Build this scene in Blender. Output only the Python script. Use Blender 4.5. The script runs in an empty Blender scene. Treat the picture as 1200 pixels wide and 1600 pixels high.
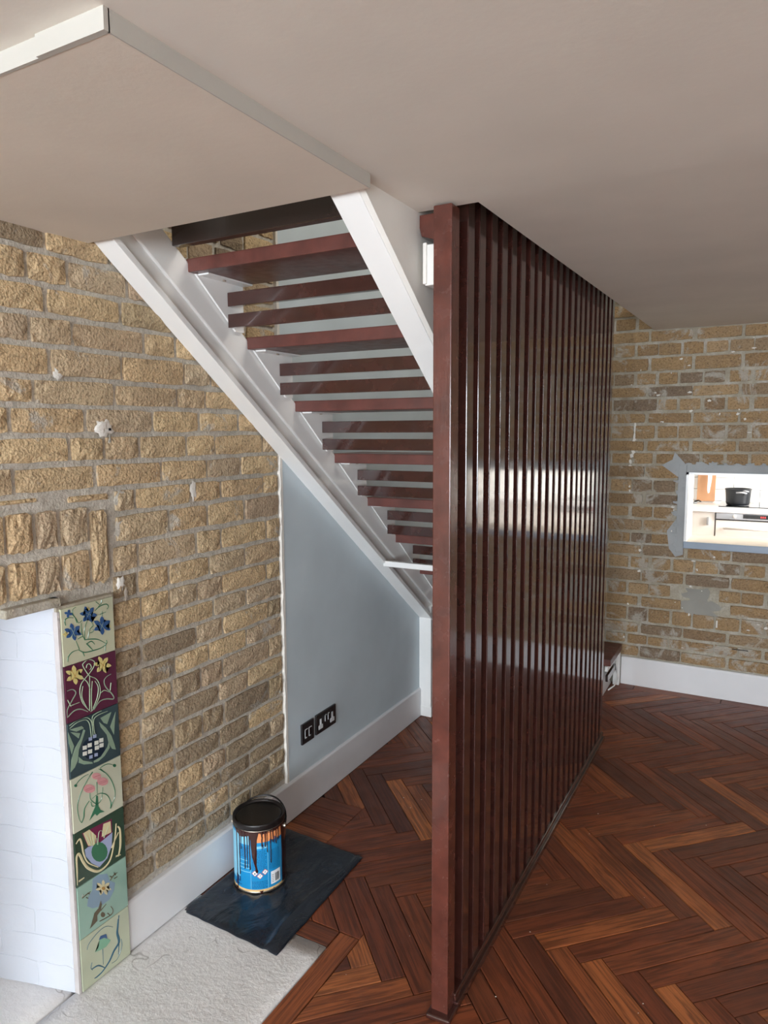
import bpy, bmesh, math, random
from mathutils import Vector, Matrix, noise
random.seed(7)
C = bpy.context.scene.collection

# ------------------------------------------------------------------ camera
FPX, YAW, PIT, ROL = 1098.05, 0.503865, 0.1151275, -0.0051840
cyw, syw = math.cos(YAW), math.sin(YAW)
fw = Vector((-syw*math.cos(PIT), cyw*math.cos(PIT), -math.sin(PIT)))
rt = Vector((cyw, syw, 0)); up = rt.cross(fw)
cr, sr = math.cos(ROL), math.sin(ROL)
cam_d = bpy.data.cameras.new('camera'); cam = bpy.data.objects.new('camera', cam_d); C.objects.link(cam)
ax, ay, az = cr*rt + sr*up, -sr*rt + cr*up, -fw
cam.matrix_world = Matrix(((ax.x, ay.x, az.x, 1.56), (ax.y, ay.y, az.y, 0.0), (ax.z, ay.z, az.z, 1.5), (0, 0, 0, 1)))
cam_d.sensor_width = 36.0; cam_d.lens = FPX*36.0/1600.0; cam_d.clip_start = 0.02
bpy.context.scene.camera = cam

# ------------------------------------------------------------------ light, exposure
sc = bpy.context.scene
sc.view_settings.view_transform = 'Standard'; sc.view_settings.look = 'None'
sc.view_settings.gamma = 1.0; sc.view_settings.use_curve_mapping = False
sc.view_settings.exposure = 0.2
w = bpy.data.worlds.new('sky'); sc.world = w; w.use_nodes = True
w.node_tree.nodes['Background'].inputs[0].default_value = (0.62, 0.76, 1.0, 1)
w.node_tree.nodes['Background'].inputs[1].default_value = 2.0
sc.cycles.max_bounces = 10; sc.cycles.diffuse_bounces = 6; sc.cycles.glossy_bounces = 5
sc.cycles.sample_clamp_indirect = 6.0

def area(name, loc, direction, sx, sy, power, col):
    l = bpy.data.lights.new(name, 'AREA'); l.shape = 'RECTANGLE'; l.size = sx; l.size_y = sy
    l.energy = power; l.color = col
    o = bpy.data.objects.new(name, l); C.objects.link(o); o.location = loc
    o.rotation_euler = Vector(direction).to_track_quat('-Z', 'Z').to_euler()
    return o
# daylight entering by the two windows of the wall behind the camera
area('daylight_front_window', (0.95, -3.76, 1.30), (0, 1, -0.02), 1.3, 1.4, 200, (0.86, 0.935, 1.0))
area('daylight_front_window', (2.75, -3.76, 1.30), (0, 1, -0.02), 1.3, 1.4, 125, (0.86, 0.935, 1.0))
# daylight in the kitchen and on the upper landing
area('daylight_kitchen_window', (3.5, 5.2, 1.5), (-1, 0, -0.1), 1.3, 1.2, 135, (1.0, 0.98, 0.95))
area('daylight_landing_window', (2.35, 2.6, 3.6), (-1, 0.1, -0.45), 1.4, 1.0, 38, (1.0, 0.96, 0.90))

# ------------------------------------------------------------------ material helpers
def s2l(c):
    return tuple((v/255/12.92 if v/255 <= .04045 else ((v/255+.055)/1.055)**2.4) for v in c) + (1,)
class N:
    def __init__(s, name):
        s.m = bpy.data.materials.new(name); s.m.use_nodes = True
        s.t = s.m.node_tree; s.b = s.t.nodes['Principled BSDF']
    def n(s, t, **k):
        x = s.t.nodes.new(t)
        for a, v in k.items():
            if a in x.inputs.keys() if isinstance(a, str) else False: x.inputs[a].default_value = v
            else: setattr(x, a, v)
        return x
    def l(s, a, b): s.t.links.new(a, b)
    def coord(s, kind='pos', scale=(1, 1, 1)):
        if kind == 'pos': o = s.n('ShaderNodeNewGeometry').outputs['Position']
        else: o = s.n('ShaderNodeTexCoord').outputs['Object']
        mp = s.n('ShaderNodeMapping'); mp.inputs['Scale'].default_value = scale
        s.l(o, mp.inputs['Vector']); return mp.outputs[0]
    def noise(s, v, scale, detail=4, rough=.55, dist=0):
        x = s.n('ShaderNodeTexNoise'); x.inputs['Scale'].default_value = scale
        x.inputs['Detail'].default_value = detail; x.inputs['Roughness'].default_value = rough
        x.inputs['Distortion'].default_value = dist; s.l(v, x.inputs['Vector']); return x.outputs['Fac']
    def ramp(s, f, stops):
        r = s.n('ShaderNodeValToRGB'); e = r.color_ramp.elements
        while len(e) < len(stops): e.new(.5)
        for q, (p, c) in zip(e, stops): q.position = p; q.color = c if len(c) == 4 else s2l(c)
        s.l(f, r.inputs[0]); return r.outputs[0]
    def mix(s, f, a, b, mode='MIX'):
        x = s.n('ShaderNodeMix'); x.data_type = 'RGBA'; x.blend_type = mode
        for sock, v in ((x.inputs[0], f), (x.inputs[6], a), (x.inputs[7], b)):
            if isinstance(v, (int, float, tuple)): sock.default_value = v
            else: s.l(v, sock)
        return x.outputs[2]
    def math(s, op, a, b=0.0):
        x = s.n('ShaderNodeMath'); x.operation = op
        for i, v in enumerate((a, b)):
            if isinstance(v, (int, float)): x.inputs[i].default_value = v
            else: s.l(v, x.inputs[i])
        return x.outputs[0]
    def bump(s, h, strength, dist):
        x = s.n('ShaderNodeBump'); x.inputs['Strength'].default_value = strength
        x.inputs['Distance'].default_value = dist; s.l(h, x.inputs['Height']); s.l(x.outputs[0], s.b.inputs['Normal'])
    def col(s, c):
        if isinstance(c, tuple): s.b.inputs['Base Color'].default_value = c if len(c) == 4 else s2l(c)
        else: s.l(c, s.b.inputs['Base Color'])
    def rough(s, r):
        if isinstance(r, (int, float)): s.b.inputs['Roughness'].default_value = r
        else: s.l(r, s.b.inputs['Roughness'])
    def rnd(s): return s.n('ShaderNodeObjectInfo').outputs['Random']
BW = lambda v: (v, v, v, 1)

def plain(name, c, rough=.5, bump=0.0, bscale=60, metal=0.0, spec=None, coat=0.0, var=.04):
    k = N(name); v = k.coord('pos')
    f = k.noise(v, 3.0, 3)
    a = tuple(max(0, q*(1-var)) for q in c); b = tuple(min(255, q*(1+var)) for q in c)
    k.col(k.ramp(f, [(.3, a), (.7, b)])); k.rough(rough)
    k.b.inputs['Metallic'].default_value = metal
    if spec is not None: k.b.inputs['Specular IOR Level'].default_value = spec
    if coat: k.b.inputs['Coat Weight'].default_value = coat; k.b.inputs['Coat Roughness'].default_value = .08
    if bump: k.bump(k.noise(v, bscale, 5, .6), bump, .004)
    return k.m

def brick_mat(name, tones, smear, smear_amt, dark=.0):
    k = N(name); v = k.coord('pos'); r = k.rnd()
    base = k.ramp(r, [(i/(len(tones)-1), t) for i, t in enumerate(tones)])
    mott = k.noise(v, 16, 6, .7)
    base = k.mix(k.ramp(mott, [(.42, BW(0)), (.72, BW(.45))]), base, s2l((150, 130, 108)))
    fine = k.noise(v, 110, 4, .7)
    base = k.mix(k.ramp(fine, [(.30, BW(.75)), (.48, BW(0))]), base, s2l((92, 72, 52)))
    base = k.mix(k.ramp(fine, [(.58, BW(0)), (.75, BW(.45))]), base, s2l((232, 205, 165)))
    sm = k.noise(v, 5.5, 7, .72, .6)
    base = k.mix(k.ramp(sm, [(smear_amt, BW(0)), (smear_amt+.07, BW(.85))]), base, s2l(smear))
    k.col(base); k.rough(.93)
    h1 = k.noise(v, 95, 5, .65)
    vo = k.n('ShaderNodeTexVoronoi'); vo.inputs['Scale'].default_value = 130; k.l(v, vo.inputs['Vector'])
    h = k.math('ADD', k.math('MULTIPLY', h1, 1.5), k.math('MULTIPLY', vo.outputs['Distance'], .55))
    h = k.math('ADD', h, k.math('MULTIPLY', k.noise(v, 210, 3, .6), .4))
    k.bump(h, 1.0, .0062); return k.m

M = {}
M['brick'] = brick_mat('london_stock_brick', [(204, 184, 154), (222, 194, 150), (228, 200, 156), (216, 186, 144), (208, 186, 154), (192, 168, 140), (226, 198, 152)], (198, 192, 180), .58)
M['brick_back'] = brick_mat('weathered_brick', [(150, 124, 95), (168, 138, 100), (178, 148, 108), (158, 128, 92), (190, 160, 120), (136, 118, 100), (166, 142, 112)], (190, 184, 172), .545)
def mortar_mat(name, a, b, c):
    k = N(name); v = k.coord('pos')
    f = k.noise(v, 9, 7, .68)
    k.col(k.mix(k.ramp(k.noise(v, 90, 4, .7), [(.35, BW(.5)), (.55, BW(0))]), k.ramp(f, [(.3, a), (.5, b), (.72, c)]), s2l((146, 138, 128))))
    k.rough(.95); h = k.math('ADD', k.noise(v, 26, 6, .65), k.math('MULTIPLY', k.noise(v, 170, 3, .6), .3))
    k.bump(h, .9, .008); return k.m
M['brick_darker'] = brick_mat('darker_stock_brick', [(168, 150, 126), (186, 164, 130), (156, 138, 114), (196, 174, 136), (150, 134, 114)], (176, 172, 162), .56)  # greyer, darker brick tones, mixed in more often towards the floor
M['mortar'] = mortar_mat('grey_mortar', (180, 172, 158), (196, 190, 178), (210, 204, 190))
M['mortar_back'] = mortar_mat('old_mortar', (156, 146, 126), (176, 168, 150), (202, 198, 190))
M['cement'] = plain('cement_render', (150, 148, 140), .9, .5, 80, var=.08)
M['cement_blue'] = plain('fresh_cement', (164, 167, 168), .9, .6, 70, var=.08)
M['filler'] = plain('white_filler', (226, 222, 214), .85, .6, 90)
M['edging'] = plain('pinkish_dry_mortar', (196, 190, 188), .9, .8, 120, var=.12)
M['ceiling'] = plain('ceiling_paint', (227, 222, 212), .85, .08, 60, var=.02)
M['soffit'] = plain('soffit_paint', (226, 217, 204), .85, .15, 30, var=.02)
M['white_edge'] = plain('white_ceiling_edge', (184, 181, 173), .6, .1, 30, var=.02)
M['gloss_white'] = plain('white_gloss_paint', (238, 238, 236), .22, .06, 25, var=.02)
M['satin_white'] = plain('white_satin_paint', (226, 226, 228), .33, .06, 25, var=.02)
M['plaster'] = plain('pale_blue_wall_paint', (200, 212, 218), .55, .06, 60, var=.03)
M['wall_white'] = plain('white_wall_paint', (226, 224, 218), .8, .1, 60)
M['white_brick'] = plain('white_painted_masonry', (200, 204, 212), .7, .4, 45, var=.02)
def dark_paint(name, c, bumps=.25, coat=.8, ro=(.11, .19)):
    k = N(name); v = k.coord('pos')
    k.col(k.ramp(k.noise(v, 14, 5, .6), [(.3, tuple(q*.85 for q in c)), (.7, tuple(q*1.12 for q in c))]))
    k.rough(k.ramp(k.noise(v, 30, 3), [(.3, BW(ro[0])), (.7, BW(ro[1]))]))
    vs = k.coord('pos', (1, 1, .12)); h = k.math('ADD', k.noise(vs, 160, 4, .6), k.math('MULTIPLY', k.noise(v, 22, 2), .6))
    k.bump(h, bumps, .0012); k.b.inputs['Coat Weight'].default_value = coat; k.b.inputs['Coat Roughness'].default_value = .07; return k.m
M['maroon'] = dark_paint('brown_gloss_woodstain', (62, 34, 29))
M['tread'] = dark_paint('red_brown_tread_stain', (98, 55, 48), .3, .12, (.34, .46))
M['post'] = dark_paint('lit_post_paint', (88, 47, 38), .3, .35, (.2, .3))  # same paint as the slats, light on the post front put into the colour
M['dark_board'] = dark_paint('shade_darkened_stain', (52, 40, 38))  # brown board with the shade at the stair head put into its colour
def floor_mat():
    k = N('stained_pine_parquet')
    ta = k.n('ShaderNodeAttribute'); ta.attribute_name = 'tone'
    r = k.math('FRACT', k.math('ADD', k.rnd(), ta.outputs['Fac']))
    ga = k.n('ShaderNodeAttribute'); ga.attribute_name = 'grain'; tc = ga.outputs['Vector']
    comb = k.n('ShaderNodeCombineXYZ'); k.l(k.math('MULTIPLY', r, 37.0), comb.inputs[0]); k.l(k.math('MULTIPLY', r, 91.0), comb.inputs[1])
    add = k.n('ShaderNodeVectorMath'); add.operation = 'ADD'; k.l(tc, add.inputs[0]); k.l(comb.outputs[0], add.inputs[1])
    def mp(sc_):
        m = k.n('ShaderNodeMapping'); m.inputs['Scale'].default_value = sc_; k.l(add.outputs[0], m.inputs[0]); return m.outputs[0]
    base = k.ramp(r, [(0, (116, 60, 38)), (.2, (146, 78, 46)), (.4, (126, 66, 41)), (.55, (160, 90, 52)), (.7, (96, 50, 34)), (.86, (150, 80, 46)), (1, (208, 126, 70))])
    g = k.noise(mp((1.6, 30, 1)), 3.0, 5, .6, .9)
    base = k.mix(k.ramp(g, [(.42, BW(0)), (.60, BW(.62))]), base, s2l((54, 25, 17)))
    fine = k.noise(mp((4, 210, 1)), 2.0, 3, .6)
    base = k.mix(k.ramp(fine, [(.5, BW(0)), (.7, BW(.4))]), base, s2l((60, 30, 22)))
    base = k.mix(k.ramp(k.noise(k.coord('pos'), 3.5, 5, .6), [(.45, BW(0)), (.75, BW(.5))]), base, s2l((92, 54, 42)))
    k.col(base); k.rough(k.ramp(k.noise(k.coord('pos'), 12, 4), [(.3, BW(.36)), (.7, BW(.54))]))
    k.bump(k.math('ADD', fine, g), .25, .0012); return k.m
M['parquet'] = floor_mat()
M['subfloor'] = plain('dark_joint_dirt', (34, 20, 15), .8)
def hearth_mat():
    k = N('white_painted_hearth'); v = k.coord('pos')
    base = k.ramp(k.noise(v, 4, 6, .6), [(.3, (228, 225, 223)), (.7, (243, 241, 239))])
    vn = k.n('ShaderNodeTexVoronoi'); vn.feature = 'DISTANCE_TO_EDGE'; vn.inputs['Scale'].default_value = 9
    wv = k.n('ShaderNodeMix'); wv.data_type = 'VECTOR'; wv.inputs[0].default_value = .12
    nz = k.n('ShaderNodeTexNoise'); nz.inputs['Scale'].default_value = 9; k.l(v, nz.inputs['Vector'])
    k.l(v, wv.inputs[4]); k.l(nz.outputs['Color'], wv.inputs[5]); k.l(wv.outputs[1], vn.inputs['Vector'])
    crack = k.ramp(vn.outputs['Distance'], [(.0, BW(1)), (.02, BW(0))])
    msk = k.ramp(k.noise(v, 6, 3), [(.55, BW(0)), (.62, BW(.7))])
    cm = k.mix(1.0, crack, msk, 'MULTIPLY')
    k.col(k.mix(cm, base, s2l((150, 143, 138)))); k.rough(.6)
    k.bump(k.math('ADD', k.noise(v, 55, 6, .7), k.noise(v, 9, 4)), .6, .006); return k.m
M['hearth'] = hearth_mat()
M['black_gloss'] = plain('black_plastic', (22, 22, 24), .25)
M['can_dark'] = plain('dried_dark_paint', (26, 22, 22), .3, .3, 60)
M['metal'] = plain('tinned_steel', (190, 180, 165), .3, metal=.9)
M['lab_blue'] = plain('can_label_blue', (30, 140, 198), .3)
M['lab_sky'] = plain('can_label_light_blue', (130, 200, 228), .3)
M['lab_navy'] = plain('can_label_navy', (22, 62, 112), .35)
M['lab_orange'] = plain('can_label_orange', (232, 150, 96), .35)
M['lab_cream'] = plain('can_label_cream', (228, 190, 132), .35)
M['lab_white'] = plain('can_label_white', (238, 240, 242), .35)
M['lab_red'] = plain('can_label_red', (196, 60, 52), .35)
M['lab_black'] = plain('can_label_black', (24, 24, 28), .35)
M['drip'] = plain('wet_brown_paint', (58, 26, 22), .12, coat=.5)
def poly_mat():
    k = N('black_polythene'); v = k.coord('pos')
    k.col(k.ramp(k.noise(v, 7, 4), [(.3, (26, 30, 38)), (.7, (42, 49, 58))]))
    k.rough(.26); h = k.math('ADD', k.noise(k.coord('pos', (1, .5, 1)), 11, 3, .5, 1.2), k.math('MULTIPLY', k.noise(v, 60, 3), .15))
    k.bump(h, .55, .012); return k.m
M['polythene'] = poly_mat()
M['socket'] = plain('black_nickel_plate', (40, 37, 38), .3)
M['socket_light'] = plain('white_socket_insert', (222, 224, 226), .35)
M['k_white'] = plain('kitchen_white_gloss', (240, 240, 238), .25)
M['k_top'] = plain('kitchen_white_worktop', (232, 234, 236), .3)
M['steel'] = plain('brushed_steel', (168, 172, 178), .35, metal=.35)
M['hob'] = plain('black_glass', (14, 15, 17), .08)
M['pan'] = plain('charcoal_enamel', (34, 37, 42), .35)
M['board'] = plain('beech_board', (186, 140, 104), .5, var=.1)
M['sill'] = plain('beige_sill', (206, 196, 180), .5)
M['sill_edge'] = plain('blue_grey_sill_edge', (150, 164, 180), .5)
def emit(name, c, s):
    k = N(name); k.b.inputs['Emission Color'].default_value = s2l(c); k.b.inputs['Emission Strength'].default_value = s
    k.col((20, 5, 5)); return k.m
M['led'] = emit('red_led_digits', (255, 70, 70), 3)
k = N('window_glass'); k.b.inputs['Transmission Weight'].default_value = 1; k.b.inputs['Roughness'].default_value = 0
k.b.inputs['IOR'].default_value = 1.0; k.col((255, 255, 255)); M['glass'] = k.m
GL = {'green': (62, 116, 88), 'blue': (58, 92, 140), 'pale': (168, 188, 160), 'yellow': (214, 200, 132), 'sage': (142, 164, 142),
      'ochre': (170, 130, 66), 'navy': (34, 46, 60), 'white': (224, 226, 216), 'lilac': (158, 170, 200), 'pink': (206, 150, 150),
      'rose': (176, 104, 112), 'plum': (112, 44, 74), 'cream': (208, 198, 158), 'umber': (92, 82, 62), 'bluegrey': (132, 156, 174),
      'teal': (46, 96, 118), 'mint': (128, 178, 148)}
for kk, c in GL.items(): M['g_'+kk] = plain('glaze_'+kk, c, .18, coat=.4, var=.08)
TB = [(196, 198, 170), (92, 46, 66), (62, 78, 82), (194, 196, 174), (52, 74, 60), (146, 178, 162), (184, 190, 164)]
for i, c in enumerate(TB): M['tile%d' % i] = plain('glazed_tile_ground_%d' % i, c, .16, coat=.5, var=.07)

# ------------------------------------------------------------------ mesh helpers
def link(name, me, mat=None, parent=None, loc=None):
    o = bpy.data.objects.new(name, me); C.objects.link(o)
    if mat is not None and not me.materials: me.materials.append(mat)
    if parent is not None: o.parent = parent
    if loc is not None: o.location = loc
    return o
def pydata(name, vs, fs, mat=None, parent=None, smooth=False, loc=None):
    me = bpy.data.meshes.new(name); me.from_pydata(vs, [], fs); me.update()
    if smooth:
        for p in me.polygons: p.use_smooth = True
    return link(name, me, mat, parent, loc)
def fin(name, bm, mat=None, parent=None, smooth=False, loc=None):
    bmesh.ops.recalc_face_normals(bm, faces=bm.faces)
    me = bpy.data.meshes.new(name); bm.to_mesh(me); bm.free()
    if smooth:
        for p in me.polygons: p.use_smooth = True
    return link(name, me, mat, parent, loc)
def bbox(bm, x0, x1, y0, y1, z0, z1, bev=0.0, seg=2):
    vs = [bm.verts.new((x, y, z)) for z in (z0, z1) for y in (y0, y1) for x in (x0, x1)]
    fs = [bm.faces.new([vs[i] for i in q]) for q in ((0, 2, 3, 1), (4, 5, 7, 6), (0, 1, 5, 4), (2, 6, 7, 3), (0, 4, 6, 2), (1, 3, 7, 5))]
    if bev:
        es = list({e for f in fs for e in f.edges})
        bmesh.ops.bevel(bm, geom=es, offset=bev, segments=seg, affect='EDGES', profile=.5)
def box(name, x0, x1, y0, y1, z0, z1, mat, parent=None, bev=0.0, seg=2):
    bm = bmesh.new(); bbox(bm, x0, x1, y0, y1, z0, z1, bev, seg); return fin(name, bm, mat, parent)
def prism(bm, pts, axis, a0, a1, bev=0.0):
    """pts: 2D outline; axis x: (y,z) outline, y: (x,z), z: (x,y)"""
    def P(p, a): return {'x': (a, p[0], p[1]), 'y': (p[0], a, p[1]), 'z': (p[0], p[1], a)}[axis]
    A = [bm.verts.new(P(p, a0)) for p in pts]; B = [bm.verts.new(P(p, a1)) for p in pts]
    n = len(pts); fs = [bm.faces.new(A), bm.faces.new(B[::-1])]
    for i in range(n): fs.append(bm.faces.new((A[i], B[i], B[(i+1) % n], A[(i+1) % n])))
    if bev: bmesh.ops.bevel(bm, geom=list({e for f in fs for e in f.edges}), offset=bev, segments=2, affect='EDGES', profile=.5)
def prism_o(name, pts, axis, a0, a1, mat, parent=None, bev=0.0):
    bm = bmesh.new(); prism(bm, pts, axis, a0, a1, bev); return fin(name, bm, mat, parent)
def lathe(bm, prof, cx=0, cy=0, n=40, cap=True):
    rings = []
    for r, z in prof:
        rings.append([bm.verts.new((cx+r*math.cos(2*math.pi*i/n), cy+r*math.sin(2*math.pi*i/n), z)) for i in range(n)])
    for a, b in zip(rings, rings[1:]):
        for i in range(n): bm.faces.new((a[i], a[(i+1) % n], b[(i+1) % n], b[i]))
    if cap: bm.faces.new(rings[0][::-1]); bm.faces.new(rings[-1])
def tube(bm, path, r, n=8):
    rings = []; path = [Vector(p) for p in path]
    for i, p in enumerate(path):
        t = (path[min(i+1, len(path)-1)]-path[max(i-1, 0)]).normalized()
        a = t.cross(Vector((0, 0, 1)))
        if a.length < .1: a = t.cross(Vector((1, 0, 0)))
        a.normalize(); b = t.cross(a)
        rings.append([bm.verts.new(p+r*(math.cos(2*math.pi*j/n)*a+math.sin(2*math.pi*j/n)*b)) for j in range(n)])
    for q, s in zip(rings, rings[1:]):
        for j in range(n): bm.faces.new((q[j], q[(j+1) % n], s[(j+1) % n], s[j]))
    bm.faces.new(rings[0][::-1]); bm.faces.new(rings[-1])
def catmull(pts, sub=5):
    if len(pts) < 3: return pts
    P = [pts[0]]+list(pts)+[pts[-1]]; out = []
    for i in range(1, len(P)-2):
        p0, p1, p2, p3 = [Vector((*q, 0)) for q in P[i-1:i+3]]
        for s in range(sub):
            t = s/sub
            q = .5*((2*p1)+(p2-p0)*t+(2*p0-5*p1+4*p2-p3)*t*t+(3*p1-p0-3*p2+p3)*t**3)
            out.append((q.x, q.y))
    out.append(pts[-1]); return out
def thing(name, label, cat, loc=(0, 0, 0), group=None):
    o = bpy.data.objects.new(name, None); C.objects.link(o); o.location = loc; o.empty_display_size = .1
    o['label'] = label; o['category'] = cat
    if group: o['group'] = group
    return o
def tag(o, label, cat, group=None):
    o['label'] = label; o['category'] = cat
    if group: o['group'] = group
    return o
def struct(o, label, cat):
    o['kind'] = 'structure'; o['label'] = label; o['category'] = cat; return o

# ================================================================== SETTING
D = 4.219                     # back wall face
ZC0, ZC1 = 2.010, 2.0485      # ceiling height near / at the back wall
def zceil(y): return ZC0 if y < 1.55 else ZC0+(ZC1-ZC0)*(y-1.55)/(D-1.55)

# ---- floor: dark subfloor and herringbone blocks one by one
floor = bpy.data.objects.new('floor', None); C.objects.link(floor)
struct(floor, 'reddish brown herringbone parquet floor of narrow pine blocks', 'floor')
bm = bmesh.new(); prism(bm, [(.0, 1.578), (.49, 1.578), (.49, .2), (.0, .2), (.0, -3.7), (3.7, -3.7), (3.7, D), (-.02, D), (-.02, 1.578)], 'z', -.06, -.007)
fin('subfloor', bm, M['subfloor'], floor)
BW_, BL_ = .0695, .4615
S2 = 2**.5
def clip(poly, nx, ny, c):     # keep nx*x+ny*y <= c
    out = []
    for i in range(len(poly)):
        a, b = poly[i-1], poly[i]
        da, db = nx*a[0]+ny*a[1]-c, nx*b[0]+ny*b[1]-c
        if (da <= 0) != (db <= 0):
            t = da/(da-db); out.append((a[0]+t*(b[0]-a[0]), a[1]+t*(b[1]-a[1])))
        if db <= 0: out.append(b)
    return out
def block(poly, ang, far=None):
    """one parquet block from a world outline; grain along ang"""
    cx = sum(p[0] for p in poly)/len(poly); cyy = sum(p[1] for p in poly)/len(poly)
    a = abs(sum(poly[i-1][0]*poly[i][1]-poly[i][0]*poly[i-1][1] for i in range(len(poly))))/2
    if a < .0012: return
    ca, sa = math.cos(-ang), math.sin(-ang)
    loc = [((p[0]-cx)*ca-(p[1]-cyy)*sa, (p[0]-cx)*sa+(p[1]-cyy)*ca) for p in poly]
    g = .0015
    mx = max(abs(p[0]) for p in loc); my = max(abs(p[1]) for p in loc)
    loc = [(p[0]*(1-g/mx), p[1]*(1-g/my)) for p in loc]
    if far is not None:
        dz = random.uniform(-.0005, .0003)
        base = [(cx+ (x*math.cos(ang)-y*math.sin(ang)), cyy+(x*math.sin(ang)+y*math.cos(ang))) for x, y in loc]
        prism(far, base, 'z', -.0075, dz); far_attr.append((loc, random.random())); return
    ch = .0009
    bm = bmesh.new(); n = len(loc)
    B = [bm.verts.new((x, y, -.0075)) for x, y in loc]
    Mi = [bm.verts.new((x, y, -ch)) for x, y in loc]
    T = [bm.verts.new((x*(1-ch/mx), y*(1-ch/my), 0)) for x, y in loc]
    bm.faces.new(T)
    for q, s in ((B, Mi), (Mi, T)):
        for i in range(n): bm.faces.new((q[i], q[(i+1) % n], s[(i+1) % n], s[i]))
    o = fin('parquet_block', bm, M['parquet'], floor, loc=(cx, cyy, random.uniform(-.0006, .0002)))
    at_ = o.data.attributes.new('grain', 'FLOAT_VECTOR', 'POINT')
    for i, v_ in enumerate(o.data.vertices): at_.data[i].vector = v_.co
    o.rotation_euler = (random.uniform(-.0016, .0016), random.uniform(-.0008, .0008), ang)
def uv(u, v): return ((u+v)/S2, (u-v)/S2)
far_bm = bmesh.new(); far_attr = []
cands = []
U0, V0 = 2.068, -.642
for m in range(-95, 85):
    for n in range(-14, 15):
        U, V = U0+m*BW_+n*BL_, V0+m*BW_-n*BL_
        for kind in (0, 1):
            if kind == 0: q = [uv(U, V), uv(U+BL_, V), uv(U+BL_, V+BW_), uv(U, V+BW_)]; ang = math.pi/4
            else: q = [uv(U, V+BW_), uv(U+BW_, V+BW_), uv(U+BW_, V+BW_+BL_), uv(U, V+BW_+BL_)]; ang = -math.pi/4
            ex = (random.uniform(-.004, .004))
            cx, cyy = sum(p[0] for p in q)/4, sum(p[1] for p in q)/4
            if not (-.5 < cx < 4.1 and -4.0 < cyy < 4.7): continue
            cands.append((q, ang, cx, cyy))
nb = 0
for q, ang, cx, cyy in cands:
    if q[0] is None: continue
    q = clip(q, 1, 0, 3.7) or q; 
    q = clip(q, -1, 0, 0.0)
    if q: q = clip(q, 0, 1, D-.075)
    if q: q = clip(q, 0, -1, 3.7)
    if not q: continue
    pieces = []
    # outside of the hearth with its border (x < .56 and y < 1.65) and of the patch x < .2, 1.65 < y < 2.28
    inA = clip(clip(q, 1, 0, .561), 0, 1, 1.65) if clip(q, 1, 0, .561) else None
    inB = clip(clip(q, 1, 0, .2), 0, 1, 2.28) if clip(q, 1, 0, .2) else None
    if inA:
        a = clip(q, -1, 0, -.561)
        if a: pieces.append(a)
        b = clip(q, 1, 0, .561)
        if b: b = clip(b, 0, -1, -1.65)
        if b: b = clip(b, -1, 0, -.2)
        if b: pieces.append(b)
    elif inB:
        c = clip(q, -1, 0, -.2)
        if c: pieces.append(c)
        c = clip(q, 1, 0, .2)
        if c: c = clip(c, 0, -1, -2.28)
        if c: pieces.append(c)
    else: pieces.append(q)
    for p in pieces:
        mx_ = sum(t[0] for t in p)/len(p); my_ = sum(t[1] for t in p)/len(p)
        near = (mx_ < 2.02 and my_ > 1.15) and not (mx_ > .25+my_*.50+.42)
        if near and nb < 292: block(p, ang); nb += 1
        else: block(p, ang, far_bm)
# border blocks round the hearth, block rows where the chimney breast stood, border along the back wall
block([(.492, .55), (.56, .55), (.56, 1.1), (.492, 1.1)], math.pi/2)
block([(.492, 1.1), (.56, 1.1), (.56, 1.649), (.492, 1.649)], math.pi/2)
block([(.2, 1.58), (.4915, 1.58), (.4915, 1.649), (.2, 1.649)], 0)
block([(.0, 1.58), (.2, 1.58), (.2, 1.649), (.0, 1.649)], 0)
block([(.205, 1.65), (.205, 1.65), (.2, 1.65), (.2, 1.66)], 0)
y = 1.65
while y < 2.25:
    block([(.0, y), (.2, y), (.2, min(y+.07, 2.28)), (.0, min(y+.07, 2.28))], 0); y += .07
x = 0.0
while x < 3.6:
    if x < 2: block([(x, D-.075), (x+.46, D-.075), (x+.46, D), (x, D)], 0)
    else: block([(x, D-.075), (x+.46, D-.075), (x+.46, D), (x, D)], 0, far_bm)
    x += .4601
o = fin('parquet_surround', far_bm, M['parquet'], floor); o['kind'] = 'stuff'
o.data.attributes.new('grain', 'FLOAT_VECTOR', 'POINT'); o.data.attributes.new('tone', 'FLOAT', 'POINT')
at_ = o.data.attributes['grain']; tn_ = o.data.attributes['tone']; i = 0
for loc, t_ in far_attr:          # grain runs along each block
    for _ in range(2):
        for x_, y_ in loc: at_.data[i].vector = (x_+t_*13, y_+t_*7, 0); tn_.data[i].value = t_; i += 1

rs = random.Random(4)
for q in range(26):
    x_, y_ = rs.uniform(.15, 1.5), rs.uniform(1.5, 3.0)
    if x_ < .56 and y_ < 1.7: continue
    bm = bmesh.new(); n_ = 6; r_ = rs.uniform(.0012, .0034)
    vv = [bm.verts.new((x_+r_*rs.uniform(.6, 1.3)*math.cos(i*math.pi/3), y_+r_*rs.uniform(.6, 1.3)*math.sin(i*math.pi/3), .0006)) for i in range(n_)]
    t = bm.verts.new((x_, y_, .0016))
    for i in range(n_): bm.faces.new((vv[i], vv[(i+1) % n_], t))
    fin('plaster_speck', bm, M['filler'], floor)
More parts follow.
